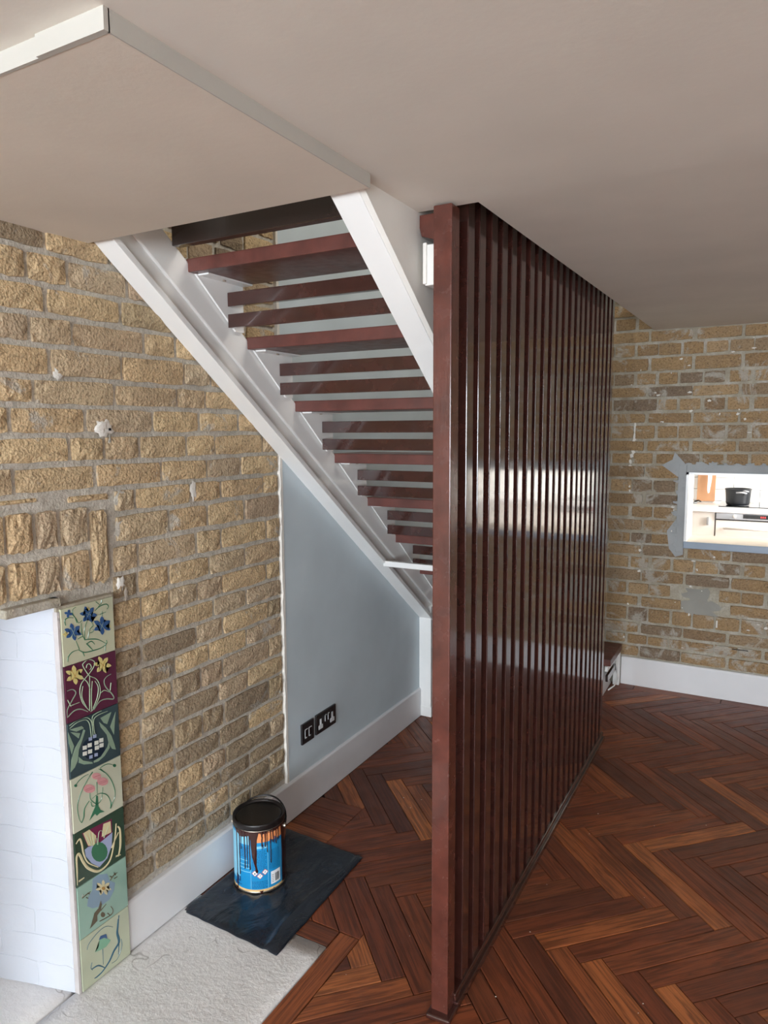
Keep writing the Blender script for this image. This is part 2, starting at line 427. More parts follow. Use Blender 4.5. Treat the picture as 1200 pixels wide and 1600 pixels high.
# ---- hearth slab in front of the fireplace and firebox floor
h = bpy.data.objects.new('trim_1', None); C.objects.link(h)
struct(h, 'white painted stone hearth slab set flush in the parquet by the tiles', 'hearth')
def slab(name, x0, x1, y0, y1, z1, parent, mat, nx=14, ny=20, amp=.0008):
    vs, fs = [], []
    for j in range(ny+1):
        for i in range(nx+1):
            xx, yy = x0+(x1-x0)*i/nx, y0+(y1-y0)*j/ny
            e = min(i, nx-i, j, ny-j) == 0
            if e and 0 < i < nx: yy += random.uniform(-.0015, .0015)
            if e and 0 < j < ny: xx += random.uniform(-.0015, .0015)
            vs.append((xx, yy, z1+(-.0015 if e else noise.noise((xx*7, yy*7, 3))*amp)))
    for j in range(ny):
        for i in range(nx): a = j*(nx+1)+i; fs.append((a, a+1, a+nx+2, a+nx+1))
    ring = [i for i in range(nx+1)]+[j*(nx+1)+nx for j in range(1, ny+1)]+[ny*(nx+1)+i for i in range(nx-1, -1, -1)]+[j*(nx+1) for j in range(ny-1, 0, -1)]
    b0 = len(vs)
    for r in ring: vs.append((vs[r][0], vs[r][1], z1-.04))
    L = len(ring)
    for i in range(L): fs.append((ring[i], b0+i, b0+(i+1) % L, ring[(i+1) % L]))
    return pydata(name, vs, fs, mat, parent, True)
slab('hearth_slab', -.012, .489, .25, 1.577, .0006, h, M['hearth'])
slab('firebox_floor', -.45, -.022, .3, 1.13, .001, h, M['hearth'], 8, 12)
box('joint_gap', -.022, -.012, .3, 1.1, -.04, -.012, M['subfloor'], h)

# ---- walls
def hole_wall(bm, axis, a0, a1, u0, u1, v0, v1, holes):
    """wall slab with rectangular holes (u0,u1,v0,v1); axis = thickness axis"""
    us = sorted({u0, u1, *[q for h_ in holes for q in h_[:2]]}); vs = sorted({v0, v1, *[q for h_ in holes for q in h_[2:]]})
    for i in range(len(us)-1):
        for j in range(len(vs)-1):
            cu, cv = (us[i]+us[i+1])/2, (vs[j]+vs[j+1])/2
            if any(h_[0] < cu < h_[1] and h_[2] < cv < h_[3] for h_ in holes): continue
            if axis == 'x': bbox(bm, a0, a1, us[i], us[i+1], vs[j], vs[j+1])
            else: bbox(bm, us[i], us[i+1], a0, a1, vs[j], vs[j+1])
    bmesh.ops.remove_doubles(bm, verts=bm.verts, dist=1e-5)
FY0, FY1, FZ = .38, 1.115, 1.085        # fireplace opening in the left wall
wl = bpy.data.objects.new('wall_left', None); C.objects.link(wl)
struct(wl, 'left wall of bare yellow stock brick with a pale blue plastered part under the stairs', 'wall')
bm = bmesh.new(); hole_wall(bm, 'x', -.5, -.021, -3.7, 4.5, -.06, 4.4, [(FY0, FY1+.012, -.06, FZ)])
fin('mortar_bed', bm, M['mortar'], wl)
box('plaster_panel', -.026, -.012, 2.076, 4.219, 0, 4.3, M['plaster'], wl)
# ragged white plaster edge
vs, fs = [], []
zz = 0.0; i = 0
while zz < 4.3:
    a = 2.066+random.uniform(-.003, .003); vs += [(-.0105, a, zz), (-.0105, 2.079, zz), (-.021, a-.002, zz)]
    if i: b = 3*i; fs += [(b-3, b-2, b+1, b), (b-1, b-3, b, b+2)]
    i += 1; zz += random.uniform(.018, .05)
pydata('plaster_edge', vs, fs, M['filler'], wl)

# bricks: six shared shapes, scaled and placed one by one
def brick_mesh(seed, mat):
    r = random.Random(seed); bm = bmesh.new(); nx, nz = 5, 3
    F = {}
    for i in range(nx+1):
        for j in range(nz+1):
            y_, z_ = -.5+i/nx, -.5+j/nz; e = i in (0, nx) or j in (0, nz)
            cor = i in (0, nx) and j in (0, nz)
            yy = y_*(.955 if cor else .985)+(r.uniform(-.008, .008)); zz_ = z_*(.90 if cor else .95)+r.uniform(-.035, .035)
            F[i, j] = bm.verts.new((.5-(.20 if e else 0)+r.uniform(-.1, .1), yy, zz_))
    for i in range(nx):
        for j in range(nz): bm.faces.new((F[i, j], F[i+1, j], F[i+1, j+1], F[i, j+1]))
    ring = [(i, 0) for i in range(nx+1)]+[(nx, j) for j in range(1, nz+1)]+[(i, nz) for i in range(nx-1, -1, -1)]+[(0, j) for j in range(nz-1, 0, -1)]
    B = []
    for q in ring: v = F[q].co; B.append(bm.verts.new((-.5, max(-.5, min(.5, v.y*1.03)), max(-.5, min(.5, v.z*1.06)))))
    for k_ in range(len(ring)): bm.faces.new((F[ring[k_]], B[k_], B[(k_+1) % len(ring)], F[ring[(k_+1) % len(ring)]]))
    bmesh.ops.recalc_face_normals(bm, faces=bm.faces)
    me = bpy.data.meshes.new('brick'); bm.to_mesh(me); bm.free(); me.materials.append(mat); return me
BM1 = [brick_mesh(10+i, M['brick']) for i in range(6)]
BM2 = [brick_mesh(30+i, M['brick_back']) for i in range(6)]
BMW = [brick_mesh(50+i, M['white_brick']) for i in range(4)]
def brick(parent, meshes, center, depth, length, height, rotz=0.0, tilt=None):
    o = bpy.data.objects.new('brick', random.choice(meshes)); C.objects.link(o); o.parent = parent
    o.location = center; o.scale = (depth, length, height); o.rotation_euler = (random.uniform(-.008, .008) if tilt is None else tilt, 0, rotz)
    return o
beds = [2.012, 1.936, 1.858, 1.785, 1.713, 1.635, 1.566, 1.493, 1.419, 1.347, 1.275, 1.191, 1.108, 1.032, .96, .892, .82, .75, .67, .598, .512, .442, .367, .304, .236, .17]
JT = {0: [1.011, 1.157, 1.348, 1.547], 1: [0.991, 1.103, 1.216, 1.403], 2: [0.993, 1.15, 1.377, 1.564], 3: [1.01, 1.102, 1.219, 1.455, 1.576], 4: [0.953, 1.15, 1.372, 1.606], 5: [1.007, 1.102, 1.344, 1.573, 1.696], 6: [0.935, 1.035, 1.247, 1.476, 1.664, 1.849], 7: [0.997, 1.193, 1.301, 1.422, 1.608, 1.733, 1.975], 8: [0.939, 1.036, 1.268, 1.5, 1.691, 1.856], 9: [1.325, 1.396, 1.62, 1.754, 1.97], 10: [1.322, 1.522, 1.687, 1.869], 11: [1.31, 1.398, 1.634, 1.746, 1.985], 12: [1.303, 1.393, 1.514, 1.688, 1.862], 13: [1.300, 1.401, 1.51, 1.629, 1.742, 1.979], 14: [1.30, 1.397, 1.532, 1.702, 1.866], 15: [1.30, 1.397, 1.619, 1.742, 1.981], 16: [1.30, 1.389, 1.522, 1.671, 1.86], 17: [1.30, 1.394, 1.507, 1.632, 1.735, 1.983], 18: [1.30, 1.38, 1.511, 1.713, 1.858], 19: [1.30, 1.385, 1.507, 1.631, 1.735, 1.977], 20: [1.30, 1.378, 1.506, 1.709, 1.858], 21: [1.30, 1.381, 1.515, 1.629, 1.734, 1.979], 22: [1.30, 1.40, 1.52, 1.71, 1.86], 23: [1.30, 1.375, 1.505, 1.625, 1.745, 1.97], 24: [1.30, 1.41, 1.63, 1.75, 1.86]}
JH, JV = .0105, .0105     # bed and perp joint thickness
BM3 = [brick_mesh(70+i, M['brick_darker']) for i in range(6)]
def left_brick(y0, y1, z0, z1, proud=None):
    p = random.uniform(.012, .0165) if proud is None else proud
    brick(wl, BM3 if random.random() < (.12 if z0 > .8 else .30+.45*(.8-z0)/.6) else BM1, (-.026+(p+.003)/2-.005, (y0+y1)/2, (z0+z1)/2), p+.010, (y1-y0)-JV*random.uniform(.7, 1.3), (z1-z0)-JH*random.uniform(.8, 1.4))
for k_ in range(25):
    z1, z0 = beds[k_], beds[k_+1]
    js = list(JT[k_])
    if js[0] < 1.2:            # go on to the left, past the frame
        y_ = js[0]; ext = []
        alt = k_ % 2
        while y_ > .45: y_ -= (.225 if alt else .115)*random.uniform(.95, 1.05); alt = 1-alt; ext.append(y_)
        js = ext[::-1]+js
    y_ = js[-1]
    alt = (js[-1]-js[-2]) < .15
    while 2.064-y_ > .27: y_ += .22 if alt else .115; alt = not alt; js.append(y_)
    js.append(2.062)
    for a, b in zip(js, js[1:]):
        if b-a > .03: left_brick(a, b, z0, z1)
# courses above the ceiling, seen between the treads
z_ = 2.012; kk = 0
while z_ < 2.6:
    y_ = 1.30-(kk % 2)*.08; alt = kk % 2
    while y_ < 2.0:
        L_ = .225 if alt else .115; alt = 1-alt; b = min(y_+L_, 2.066)
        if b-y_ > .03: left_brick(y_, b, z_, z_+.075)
        y_ += L_
    z_ += .075; kk += 1
# flat arch over the fireplace: two rows of bricks on end
ys = [.55, .625, .70, .775, .85, .925, 1.005, 1.081, 1.149, 1.238]
for i in range(len(ys)-1):
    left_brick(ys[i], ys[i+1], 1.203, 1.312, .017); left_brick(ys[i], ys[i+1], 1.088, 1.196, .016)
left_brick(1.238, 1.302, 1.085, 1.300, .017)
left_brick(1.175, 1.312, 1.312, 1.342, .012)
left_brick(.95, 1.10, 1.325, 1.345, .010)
# lumps of filler and plugs on the bricks
def blob(parent, x, y, z, ry, rz, mat, d=.006, ax='x', seed=1, name='filler_lump'):
    r = random.Random(seed); n = 18; d *= .3; bm = bmesh.new()
    rad = [r.uniform(.6, 1.2) for _ in range(n)]
    def P(s, h_):
        o = []
        for i in range(n):
            t = 2*math.pi*i/n; a, b = ry*rad[i]*s*math.cos(t), rz*rad[i]*s*math.sin(t)
            o.append(bm.verts.new((x+h_, y+a, z+b) if ax == 'x' else (x+a, y-h_, z+b)))
        return o
    A, B, E_ = P(1, 0), P(.8, d*.8), P(.35, d)
    for q, s in ((A, B), (B, E_)):
        for i in range(n): bm.faces.new((q[i], q[(i+1) % n], s[(i+1) % n], s[i]))
    bm.faces.new(E_); return fin(name, bm, mat, parent, True)
blob(wl, -.013, 1.302, 1.512, .030, .026, M['filler'], .012, seed=3)
blob(wl, -.0125, 1.292, 1.515, .022, .022, M['filler'], .014, seed=44)
box('screw_hole', -.012, -.0083, 1.312, 1.320, 1.504, 1.511, M['black_gloss'], wl)
blob(wl, -.015, 1.318, 1.462, .006, .036, M['mortar'], .006, seed=5)
blob(wl, -.014, 1.172, 1.644, .018, .016, M['filler'], .006, seed=8)
blob(wl, -.014, 1.624, 1.318, .014, .034, M['filler'], .005, seed=11)
blob(wl, -.013, 1.330, 1.08, .016, .022, M['filler'], .014, seed=14)
blob(wl, -.015, 1.347, 1.055, .006, .038, M['mortar'], .012, seed=15)
blob(wl, -.016, 1.480, 1.215, .008, .016, M['filler'], .005, seed=17)
blob(wl, -.015, 1.345, 1.232, .03, .035, M['mortar'], .006, seed=18)
blob(wl, -.015, 1.345, 1.314, .03, .028, M['mortar'], .006, seed=19)
blob(wl, -.015, 1.845, 1.325, .012, .007, M['mortar'], .006, seed=20)

# fireplace inside: white painted brick cheeks, back, lintel
fp = bpy.data.objects.new('trim_2', None); C.objects.link(fp)
struct(fp, 'white painted brick cheek and inside of the open fireplace', 'fireplace')
ja, jb = Vector((-.004, 1.1145, 0)), Vector((-.44, .993, 0))    # cheek runs into the wall, splayed
jd = (jb-ja).normalized(); jn = Vector((jd.y, -jd.x, 0)); jn = jn if jn.y < 0 else -jn
bm = bmesh.new(); prism(bm, [(ja.x, ja.y), (jb.x, jb.y), (jb.x, 1.13), (ja.x, 1.13)], 'z', 0, FZ)
fin('cheek_render', bm, M['white_brick'], fp)
z_ = .0; kk = 0; ang = math.atan2(jn.y, jn.x)
while z_ < FZ-.02:
    hh = min(.0765, FZ-z_); s = .004; alt = kk % 2
    while s < .44:
        L_ = min(.225 if alt else .112, .445-s); alt = 1-alt
        if L_ > .03:
            c = ja+jd*(s+L_/2)+jn*.0005
            o = brick(fp, BMW, (c.x, c.y, z_+hh/2), .0032, L_-.002, hh-.001, ang, 0); 
        s += L_
    z_ += .0765; kk += 1
box('firebox_back', -.48, -.44, .3, 1.13, 0, FZ, M['white_brick'], fp)
box('far_cheek', -.44, -.02, .36, .40, 0, FZ, M['white_brick'], fp)
box('lintel', -.44, -.03, .38, 1.12, FZ, FZ+.02, M['mortar'], fp)
box('mortar_lip', -.03, .004, .98, 1.13, 1.062, 1.085, M['mortar_back'], fp, .004)

# ---- back wall with the hatch to the kitchen
HX0, HX1, HZ0, HZ1 = 1.150, 2.06, .842, 1.262
wb = bpy.data.objects.new('wall_back', None); C.objects.link(wb)
struct(wb, 'far wall of weathered brick with grey repairs and a kitchen hatch', 'wall')
bm = bmesh.new(); hole_wall(bm, 'y', D+.012, D+.30, -.5, 3.75, -.06, 4.4, [(HX0, HX1, HZ0, HZ1)])
fin('mortar_bed', bm, M['mortar_back'], wb)
zb = [2.05, 1.978, 1.902, 1.818, 1.743, 1.675, 1.598, 1.527, 1.442, 1.371, 1.300, 1.2205, 1.140, 1.0666, .993, .912, .845, .774, .6955, .6205, .5414, .4734, .3823, .31, .245, .168]
rest = bmesh.new(); nbk = 0
PATCH = (1.135, 1.345, .455, .655)
for k_ in range(-3, 25):
    if k_ < 0: z1, z0 = 2.05-.075*k_, 2.05-.075*(k_+1)
    else: z1, z0 = zb[k_], zb[k_+1]
    stretch = k_ % 2 == 0
    step, x0 = (.2335, .9281-.2335*4) if stretch else (.1185, .977-.1185*9)
    while x0 < 2.5:
        a, b = x0+random.uniform(-.006, .006), x0+step+random.uniform(-.006, .006); x0 += step
        if b < .0: continue
        a = max(a, -.02)
        # leave the hatch free
        if z0 < HZ1+.028 and z1 > HZ0+.01 and b > HX0-.032 and a < HX1+.03:
            if z1 > HZ1+.03 and z0 < HZ1 and False: pass
            if a < HX0-.07 and b > HX0-.032: b = HX0-.036
            elif b > HX1+.07 and a < HX1+.03: a = HX1+.036
            else: continue
        cx_, cz_ = (a+b)/2, (z0+z1)/2
        if PATCH[0] < cx_ < PATCH[1] and PATCH[2] < cz_ < PATCH[3]: continue
        d_ = random.uniform(.008, .015); yy = D+.012-d_/2+.002
        Lx, Hz = (b-a)-.011*random.uniform(.6, 1.5), (z1-z0)-.011*random.uniform(.8, 1.6)
        if .74 < cx_ < 1.95 and nbk < 296 and (k_ >= -2):
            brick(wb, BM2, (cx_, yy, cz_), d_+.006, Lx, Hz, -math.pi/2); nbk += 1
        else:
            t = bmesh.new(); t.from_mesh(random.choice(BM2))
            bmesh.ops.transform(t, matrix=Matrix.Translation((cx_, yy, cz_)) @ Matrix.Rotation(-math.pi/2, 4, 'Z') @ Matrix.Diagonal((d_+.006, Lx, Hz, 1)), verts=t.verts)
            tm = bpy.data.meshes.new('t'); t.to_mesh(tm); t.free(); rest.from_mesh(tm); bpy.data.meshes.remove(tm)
o = fin('brickwork_rest', rest, M['brick_back'], wb); o['kind'] = 'stuff'
blob(wb, 1.24, D+.008, .575, .088, .052, M['cement'], .006, 'y', 31, 'cement_patch')
blob(wb, 1.245, D+.008, .50, .115, .050, M['cement'], .007, 'y', 35, 'cement_patch')
# grey cement margin round the hatch
box('cement_margin', HX0-.042, HX0, D-.003, D+.02, HZ0-.03, HZ1+.045, M['cement_blue'], wb, .004)
box('cement_margin', HX0, HX1+.04, D-.003, D+.02, HZ1, HZ1+.045, M['cement_blue'], wb, .004)
box('cement_margin', HX1, HX1+.04, D-.003, D+.02, HZ0-.03, HZ1, M['cement_blue'], wb, .004)
prism_o('cement_margin', [(1.02, 1.300), (1.075, 1.332), (1.085, 1.372), (1.115, 1.34), (1.15, 1.30), (1.108, 1.235)], 'y', D-.002, D+.02, M['cement_blue'], wb)
prism_o('cement_margin', [(1.108, 1.00), (1.06, .93), (1.075, .83), (1.11, .785), (1.15, .80), (1.15, 1.0)], 'y', D-.001, D+.02, M['cement_blue'], wb)
rj = random.Random(21)
for (xa, za, xb, zb2, n_) in ((HX0-.045, HZ0-.02, HX0-.040, HZ1+.04, 8), (HX0-.02, HZ1+.046, HX0+.95, HZ1+.044, 16)):
    for q in range(n_):
        t_ = (q+.5)/n_; blob(wb, xa+(xb-xa)*t_, D-.001, za+(zb2-za)*t_, rj.uniform(.012, .03), rj.uniform(.008, .022), M['cement_blue'], .006, 'y', 200+q+n_, 'cement_smear')
# white drips and chips on the bricks
rr = random.Random(5)
for i, (x_, z_) in enumerate([(.872, 1.49), (.868, 1.455), (.862, 1.42), (.858, 1.385), (.868, 1.40), (.855, 1.35), (.85, 1.315), (.848, 1.28), (.846, 1.25), (.87, 1.515), (.864, 1.37)]):
    blob(wb, x_, D+.004, z_, rr.uniform(.006, .012), rr.uniform(.012, .026), M['filler'], .004, 'y', 60+i, 'paint_drip')
for i in range(80):
    x_, z_ = rr.uniform(.84, 1.72), rr.uniform(.2, 1.98)
    if HX0-.05 < x_ < HX1 and HZ0-.04 < z_ < HZ1+.06: continue
    blob(wb, x_, D-.0005, z_, rr.uniform(.003, .013), rr.uniform(.002, .009), M['filler'], .004, 'y', 100+i, 'mortar_chip')
box('plug_hole', 1.335, 1.343, D-.006, D, .405, .445, M['filler'], wb); box('crack', 1.420, 1.50, D-.0035, D, .293, .297, M['black_gloss'], wb)
# hatch lining
hl = bpy.data.objects.new('window_1', None); C.objects.link(hl)
struct(hl, 'white lined serving hatch with a blue grey sill edge looking into the kitchen', 'hatch')
box('lining_side', HX0, HX0+.012, D-.004, D+.31, HZ0, HZ1, M['gloss_white'], hl)
box('lining_side', HX1-.012, HX1, D-.004, D+.31, HZ0, HZ1, M['gloss_white'], hl)
box('lining_top', HX0, HX1, D-.004, D+.31, HZ1-.012, HZ1, M['gloss_white'], hl)
box('sill', HX0+.012, HX1-.012, D+.001, D+.32, HZ0+.008, HZ0+.030, M['sill'], hl)
box('sill_edge', HX0, HX1, D-.012, D+.002, HZ0-.004, HZ0+.034, M['sill_edge'], hl, .003)

# ---- right wall, front wall with two windows
wr = box('wall_right', 3.7, 3.95, -4.0, 6.6, -.06, 4.4, M['wall_white']); struct(wr, 'plain white right hand wall out of view', 'wall')
wf = bpy.data.objects.new('wall_front', None); C.objects.link(wf); struct(wf, 'white wall with two windows behind the camera', 'wall')
bm = bmesh.new(); hole_wall(bm, 'y', -3.9, -3.7, -.5, 3.95, -.06, 4.4, [(.3, 1.6, .6, 2.0), (2.1, 3.4, .6, 2.0)])
fin('wall_panel', bm, M['wall_white'], wf)
for i, x0 in enumerate((.3, 2.1)):
    wd = bpy.data.objects.new('window_%d' % (i+2), None); C.objects.link(wd)
    struct(wd, 'white sash window in the wall behind the camera, %s' % ('nearer the fireplace' if i == 0 else 'farther from the fireplace'), 'window')
    for a, b, c, d_ in ((x0, x0+.05, .6, 2.0), (x0+1.25, x0+1.3, .6, 2.0), (x0+.05, x0+1.25, .6, .66), (x0+.05, x0+1.25, 1.94, 2.0), (x0+.05, x0+1.25, 1.28, 1.32), (x0+.635, x0+.665, .66, 1.94)):
        box('window_frame', a, b, -3.74, -3.70, c, d_, M['satin_white'], wd)

# ---- ceiling, lowered part, stairwell opening, upper floor
ce = bpy.data.objects.new('ceiling', None); C.objects.link(ce); struct(ce, 'warm off-white painted ceiling', 'ceiling')
OX = .952
def slabpoly(name, pts, mat, parent, ztop=2.32):
    bm = bmesh.new()
    A = [bm.verts.new((x_, y_, zceil(y_))) for x_, y_ in pts]; B = [bm.verts.new((x_, y_, ztop)) for x_, y_ in pts]; n = len(pts)
    bm.faces.new(A); bm.faces.new(B)
    for i in range(n): bm.faces.new((A[i], B[i], B[(i+1) % n], A[(i+1) % n]))
    return fin(name, bm, mat, parent)
slabpoly('ceiling_panel', [(-.5, -3.9), (3.75, -3.9), (3.75, 1.55), (OX, 1.55), (.80, 1.55), (.80, 1.275), (-.5, 1.275)], M['ceiling'], ce)
slabpoly('ceiling_panel', [(OX, 1.55), (3.75, 1.55), (3.75, D+.012), (OX, D+.012)], M['ceiling'], ce)
tr = bpy.data.objects.new('trim_3', None); C.objects.link(tr); struct(tr, 'lowered flat soffit with a white painted edge above the foot of the fireplace', 'soffit')
box('soffit_panel', -.03, .8265, .643, 1.276, 1.983, 2.012, M['soffit'], tr)
# white edges, thin and slightly rounded, with the misaligned end strip
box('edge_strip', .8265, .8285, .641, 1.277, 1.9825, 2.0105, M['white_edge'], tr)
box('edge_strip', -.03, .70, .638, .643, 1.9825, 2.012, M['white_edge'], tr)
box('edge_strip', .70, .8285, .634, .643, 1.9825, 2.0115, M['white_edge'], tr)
up_ = bpy.data.objects.new('trim_4', None); C.objects.link(up_); struct(up_, 'pale walls and ceiling of the landing above the stairs', 'landing')
box('landing_ceiling', -.5, 2.6, -.4, D+.3, 4.3, 4.4, M['wall_white'], up_)
box('landing_partition', 2.5, 2.6, -.4, D+.02, 2.32, 4.3, M['wall_white'], up_)
box('landing_partition', -.03, 2.6, -.5, -.4, 2.32, 4.3, M['wall_white'], up_)
# ---- skirtings
def skirting(name, pts, axis, a0, a1, lab):
    o = prism_o(name, pts, axis, a0, a1, M['satin_white'], None, .0015); struct(o, lab, 'skirting board')
skirting('baseboard_left', [(-.026, 0), (0, 0), (0, .146), (-.006, .152), (-.026, .152)], 'y', 1.29, 3.235, 'white skirting board along the left wall behind the paint can')
skirting('baseboard_back', [(D+.012, 0), (D-.006, 0), (D-.006, .158), (D+.0, .166), (D+.012, .166)], 'x', .838, 3.7, 'white skirting board under the hatch on the far brick wall')

# ================================================================== OBJECTS
# ---- staircase, open risers, rising towards the camera
def zbot(y): return 1.9922-.7555*(y-1.2943)
st = thing('staircase', 'steep open staircase with red brown treads between white strings, beside the left wall', 'staircase', (0, 0, 0))
def string_pts(y0, y1, off): return [(y0, zbot(y0)), (y1, zbot(y1))], off
XL0, XL1, XR0, XR1 = -.011, .060, .720, .788
STR = [(1.10, zbot(1.10)), (3.235, zbot(3.235)), (3.235, 0.0), (3.30, 0.0), (4.19, 0.0), (3.30+.26, zbot(3.30+.26)+.205), (1.10, zbot(1.10)+.205)]
ls = prism_o('string', [(1.15, zbot(1.15)), (3.235, zbot(3.235)), (3.932, 0.0), (4.195, 0.0), (1.15, zbot(1.15)+.205)], 'x', XL0, .042, M['gloss_white'], st, .0015)
prism_o('edge_board', [(1.15, zbot(1.15)-.001), (3.24, zbot(3.24)-.001), (3.24, zbot(3.24)+.022), (1.15, zbot(1.15)+.022)], 'x', XL0-.001, XL1, M['gloss_white'], ls, .0015)
prism_o('upper_cheek', [(1.15, zbot(1.15)+.085), (3.90, zbot(3.90)+.085), (3.96, zbot(3.96)+.205), (1.15, zbot(1.15)+.205)], 'x', .041, .052, M['gloss_white'], ls, .006)
prism_o('string', [(1.15, zbot(1.15)), (3.932, 0.0), (4.195, 0.0), (1.15, zbot(1.15)+.205)], 'x', XR0, XR1, M['gloss_white'], st, .0015)
prism_o('string_lining', [(1.278, 2.30), (1.278, zbot(1.278)+.004), (1.72, zbot(1.72)+.004), (1.72, 2.30)], 'x', XR1, .802, M['wall_white'], st)
box('newel', XL0, .056, 3.225, 3.290, 0, .595, M['gloss_white'], st, .002)
box('newel_foot', XL0-.002, .060, 3.222, 3.292, 0, .055, M['gloss_white'], st, .003)
box('cross_rail', XL1-.01, XR0+.01, 2.728, 2.752, .893, .918, M['gloss_white'], st, .002)
RISE, GO = .1948, .2557
for i in range(-1, 10):
    zt = 1.997-RISE*i; y0 = 1.568+GO*i
    if i == -1:
        box('riser_board', .055, XR0+.01, 1.505, 1.535, 2.018, 2.30, M['dark_board'], st, .002); continue
    yend = y0+.232; x1 = XR0+.012
    if i == 9: yend = 4.200; x1 = .842
    box('tread', XL1-.016, x1, y0, yend, zt-.038, zt, M['tread'], st, .003)
    if i < 9:
        # two thin bars between treads, carried by white steel plates
        for j, (za, zb_) in enumerate(((zt-.072, zt-.114), (zt-.137, zt-.178))):
            box('riser_bar', XL1+.004, XR0+.006, y0+.152, y0+.172, zb_, za, M['maroon'], st, .0015)
        for x0, x1b in ((XL1-.004, XL1+.003), (XR0-.003, XR0+.004)):
            o = prism_o('bracket', [(y0+.02, zt-.040), (y0+.228, zt-.040), (y0+.228, zt-.185), (y0+.19, zt-.185)], 'x', x0, x1b, M['gloss_white'], st)
        box('bracket_flange', XL1, XL1+.042, y0+.03, y0+.228, zt-.043, zt-.0385, M['gloss_white'], st)
        bm = bmesh.new(); lathe(bm, [(.0045, zt-.0465), (.006, zt-.0435)], XL1+.022, y0+.12, 10); fin('screw', bm, M['metal'], st)
# foot of the stair by the far wall
box('foot_rail', .806, .822, 3.90, 4.19, .163, .192, M['gloss_white'], st, .002)
box('foot_bar', .806, .820, 3.92, 4.15, .098, .135, M['dark_board'], st, .002)
box('foot_post', .800, .836, 4.172, 4.207, 0.0, .197, M['gloss_white'], st, .002)
bm = bmesh.new(); tube(bm, [(.822, 4.145, .15), (.825, 4.152, .10), (.83, 4.158, .05), (.82, 4.12, .012), (.80, 4.05, .006)], .004); fin('cable', bm, M['gloss_white'], st, True)

# ---- slatted screen
sn = thing('slatted_screen', 'tall glossy dark brown screen of upright slats standing beside the stairs', 'screen', (0, 0, 0))
SX0, SX1 = .862, .905
box('post', SX0-.003, SX1, 1.510, 1.556, .012, 2.006, M['post'], sn, .0025)
prism_o('post_shoe', [(.853, 1.488), (.9185, 1.492), (.9185, 1.60), (.852, 1.60)], 'z', 0, .014, M['maroon'], sn, .004)
box('bottom_rail', SX0-.004, .9175, 1.55, 3.375, 0, .020, M['maroon'], sn, .002)
box('bottom_rail', SX0-.002, .911, 1.55, 3.372, .020, .042, M['maroon'], sn, .003)
box('top_rail', SX0, .951, 1.558, 3.375, 2.13, 2.20, M['dark_board'], sn, .002)
for i in range(22):
    y0 = 1.6055+.0815*i; j = random.uniform(-.0012, .0012)
    box('slat', SX0+j, SX1+j, y0, y0+.0425, .040, 2.135, M['maroon'], sn, .0022)
prism_o('head_block', [(.803, 2.004), (.803, 1.975), (.808, 1.955), (.862, 1.938), (.862, 2.004)], 'y', 1.553, 1.61, M['post'], sn, .002)
box('packing_block', .816, .862, 1.556, 1.60, 1.842, 1.936, M['wall_white'], sn, .002)
box('packing_block', .812, .822, 1.552, 1.60, 1.845, 1.940, M['filler'], sn, .002)

# ---- sockets
def socket(name, y0, y1, z0, z1, lab):
    t = thing(name, lab, 'socket', (-.012, (y0+y1)/2, z0))
    ly = (y1-y0)/2; hz = z1-z0
    box('plate', -.0005, .0085, -ly, ly, 0, hz, M['socket'], t, .0022)
    return t, ly, hz
t, ly, hz = socket('data_socket', 2.160, 2.2425, .2675, .351, 'square black wall plate with two small outlets, left of the double socket')
for s in (-.013, .014):
    for a, b, c, d_ in ((s-.010, s+.010, .056, .059), (s-.010, s-.007, .024, .056), (s-.010, s+.002, .022, .025)):
        box('outlet_frame', .008, .0095, a, b, c, d_, M['socket_light'], t)
    box('outlet', .008, .009, s-.006, s+.009, .027, .055, M['black_gloss'], t)
t, ly, hz = socket('double_socket', 2.2595, 2.4055, .270, .3535, 'black double power socket with two switches, right of the square plate')
for s in (-.043, .043):
    pts = [(s-.015, .018), (s+.015, .018), (s+.015, .034), (s+.006, .036), (s+.005, .060), (s-.005, .060), (s-.006, .036), (s-.015, .034)]
    prism_o('outlet_face', pts, 'x', .008, .0098, M['socket_light'], t)
for s in (-.010, .012):
    box('switch', .008, .0125, s-.006, s+.006, .040, .066, M['black_gloss'], t, .001)
    box('switch_rim', .0115, .0132, s-.0065, s-.004, .040, .068, M['socket_light'], t)
    box('switch_rim', .0115, .0132, s-.0065, s+.004, .065, .068, M['socket_light'], t)

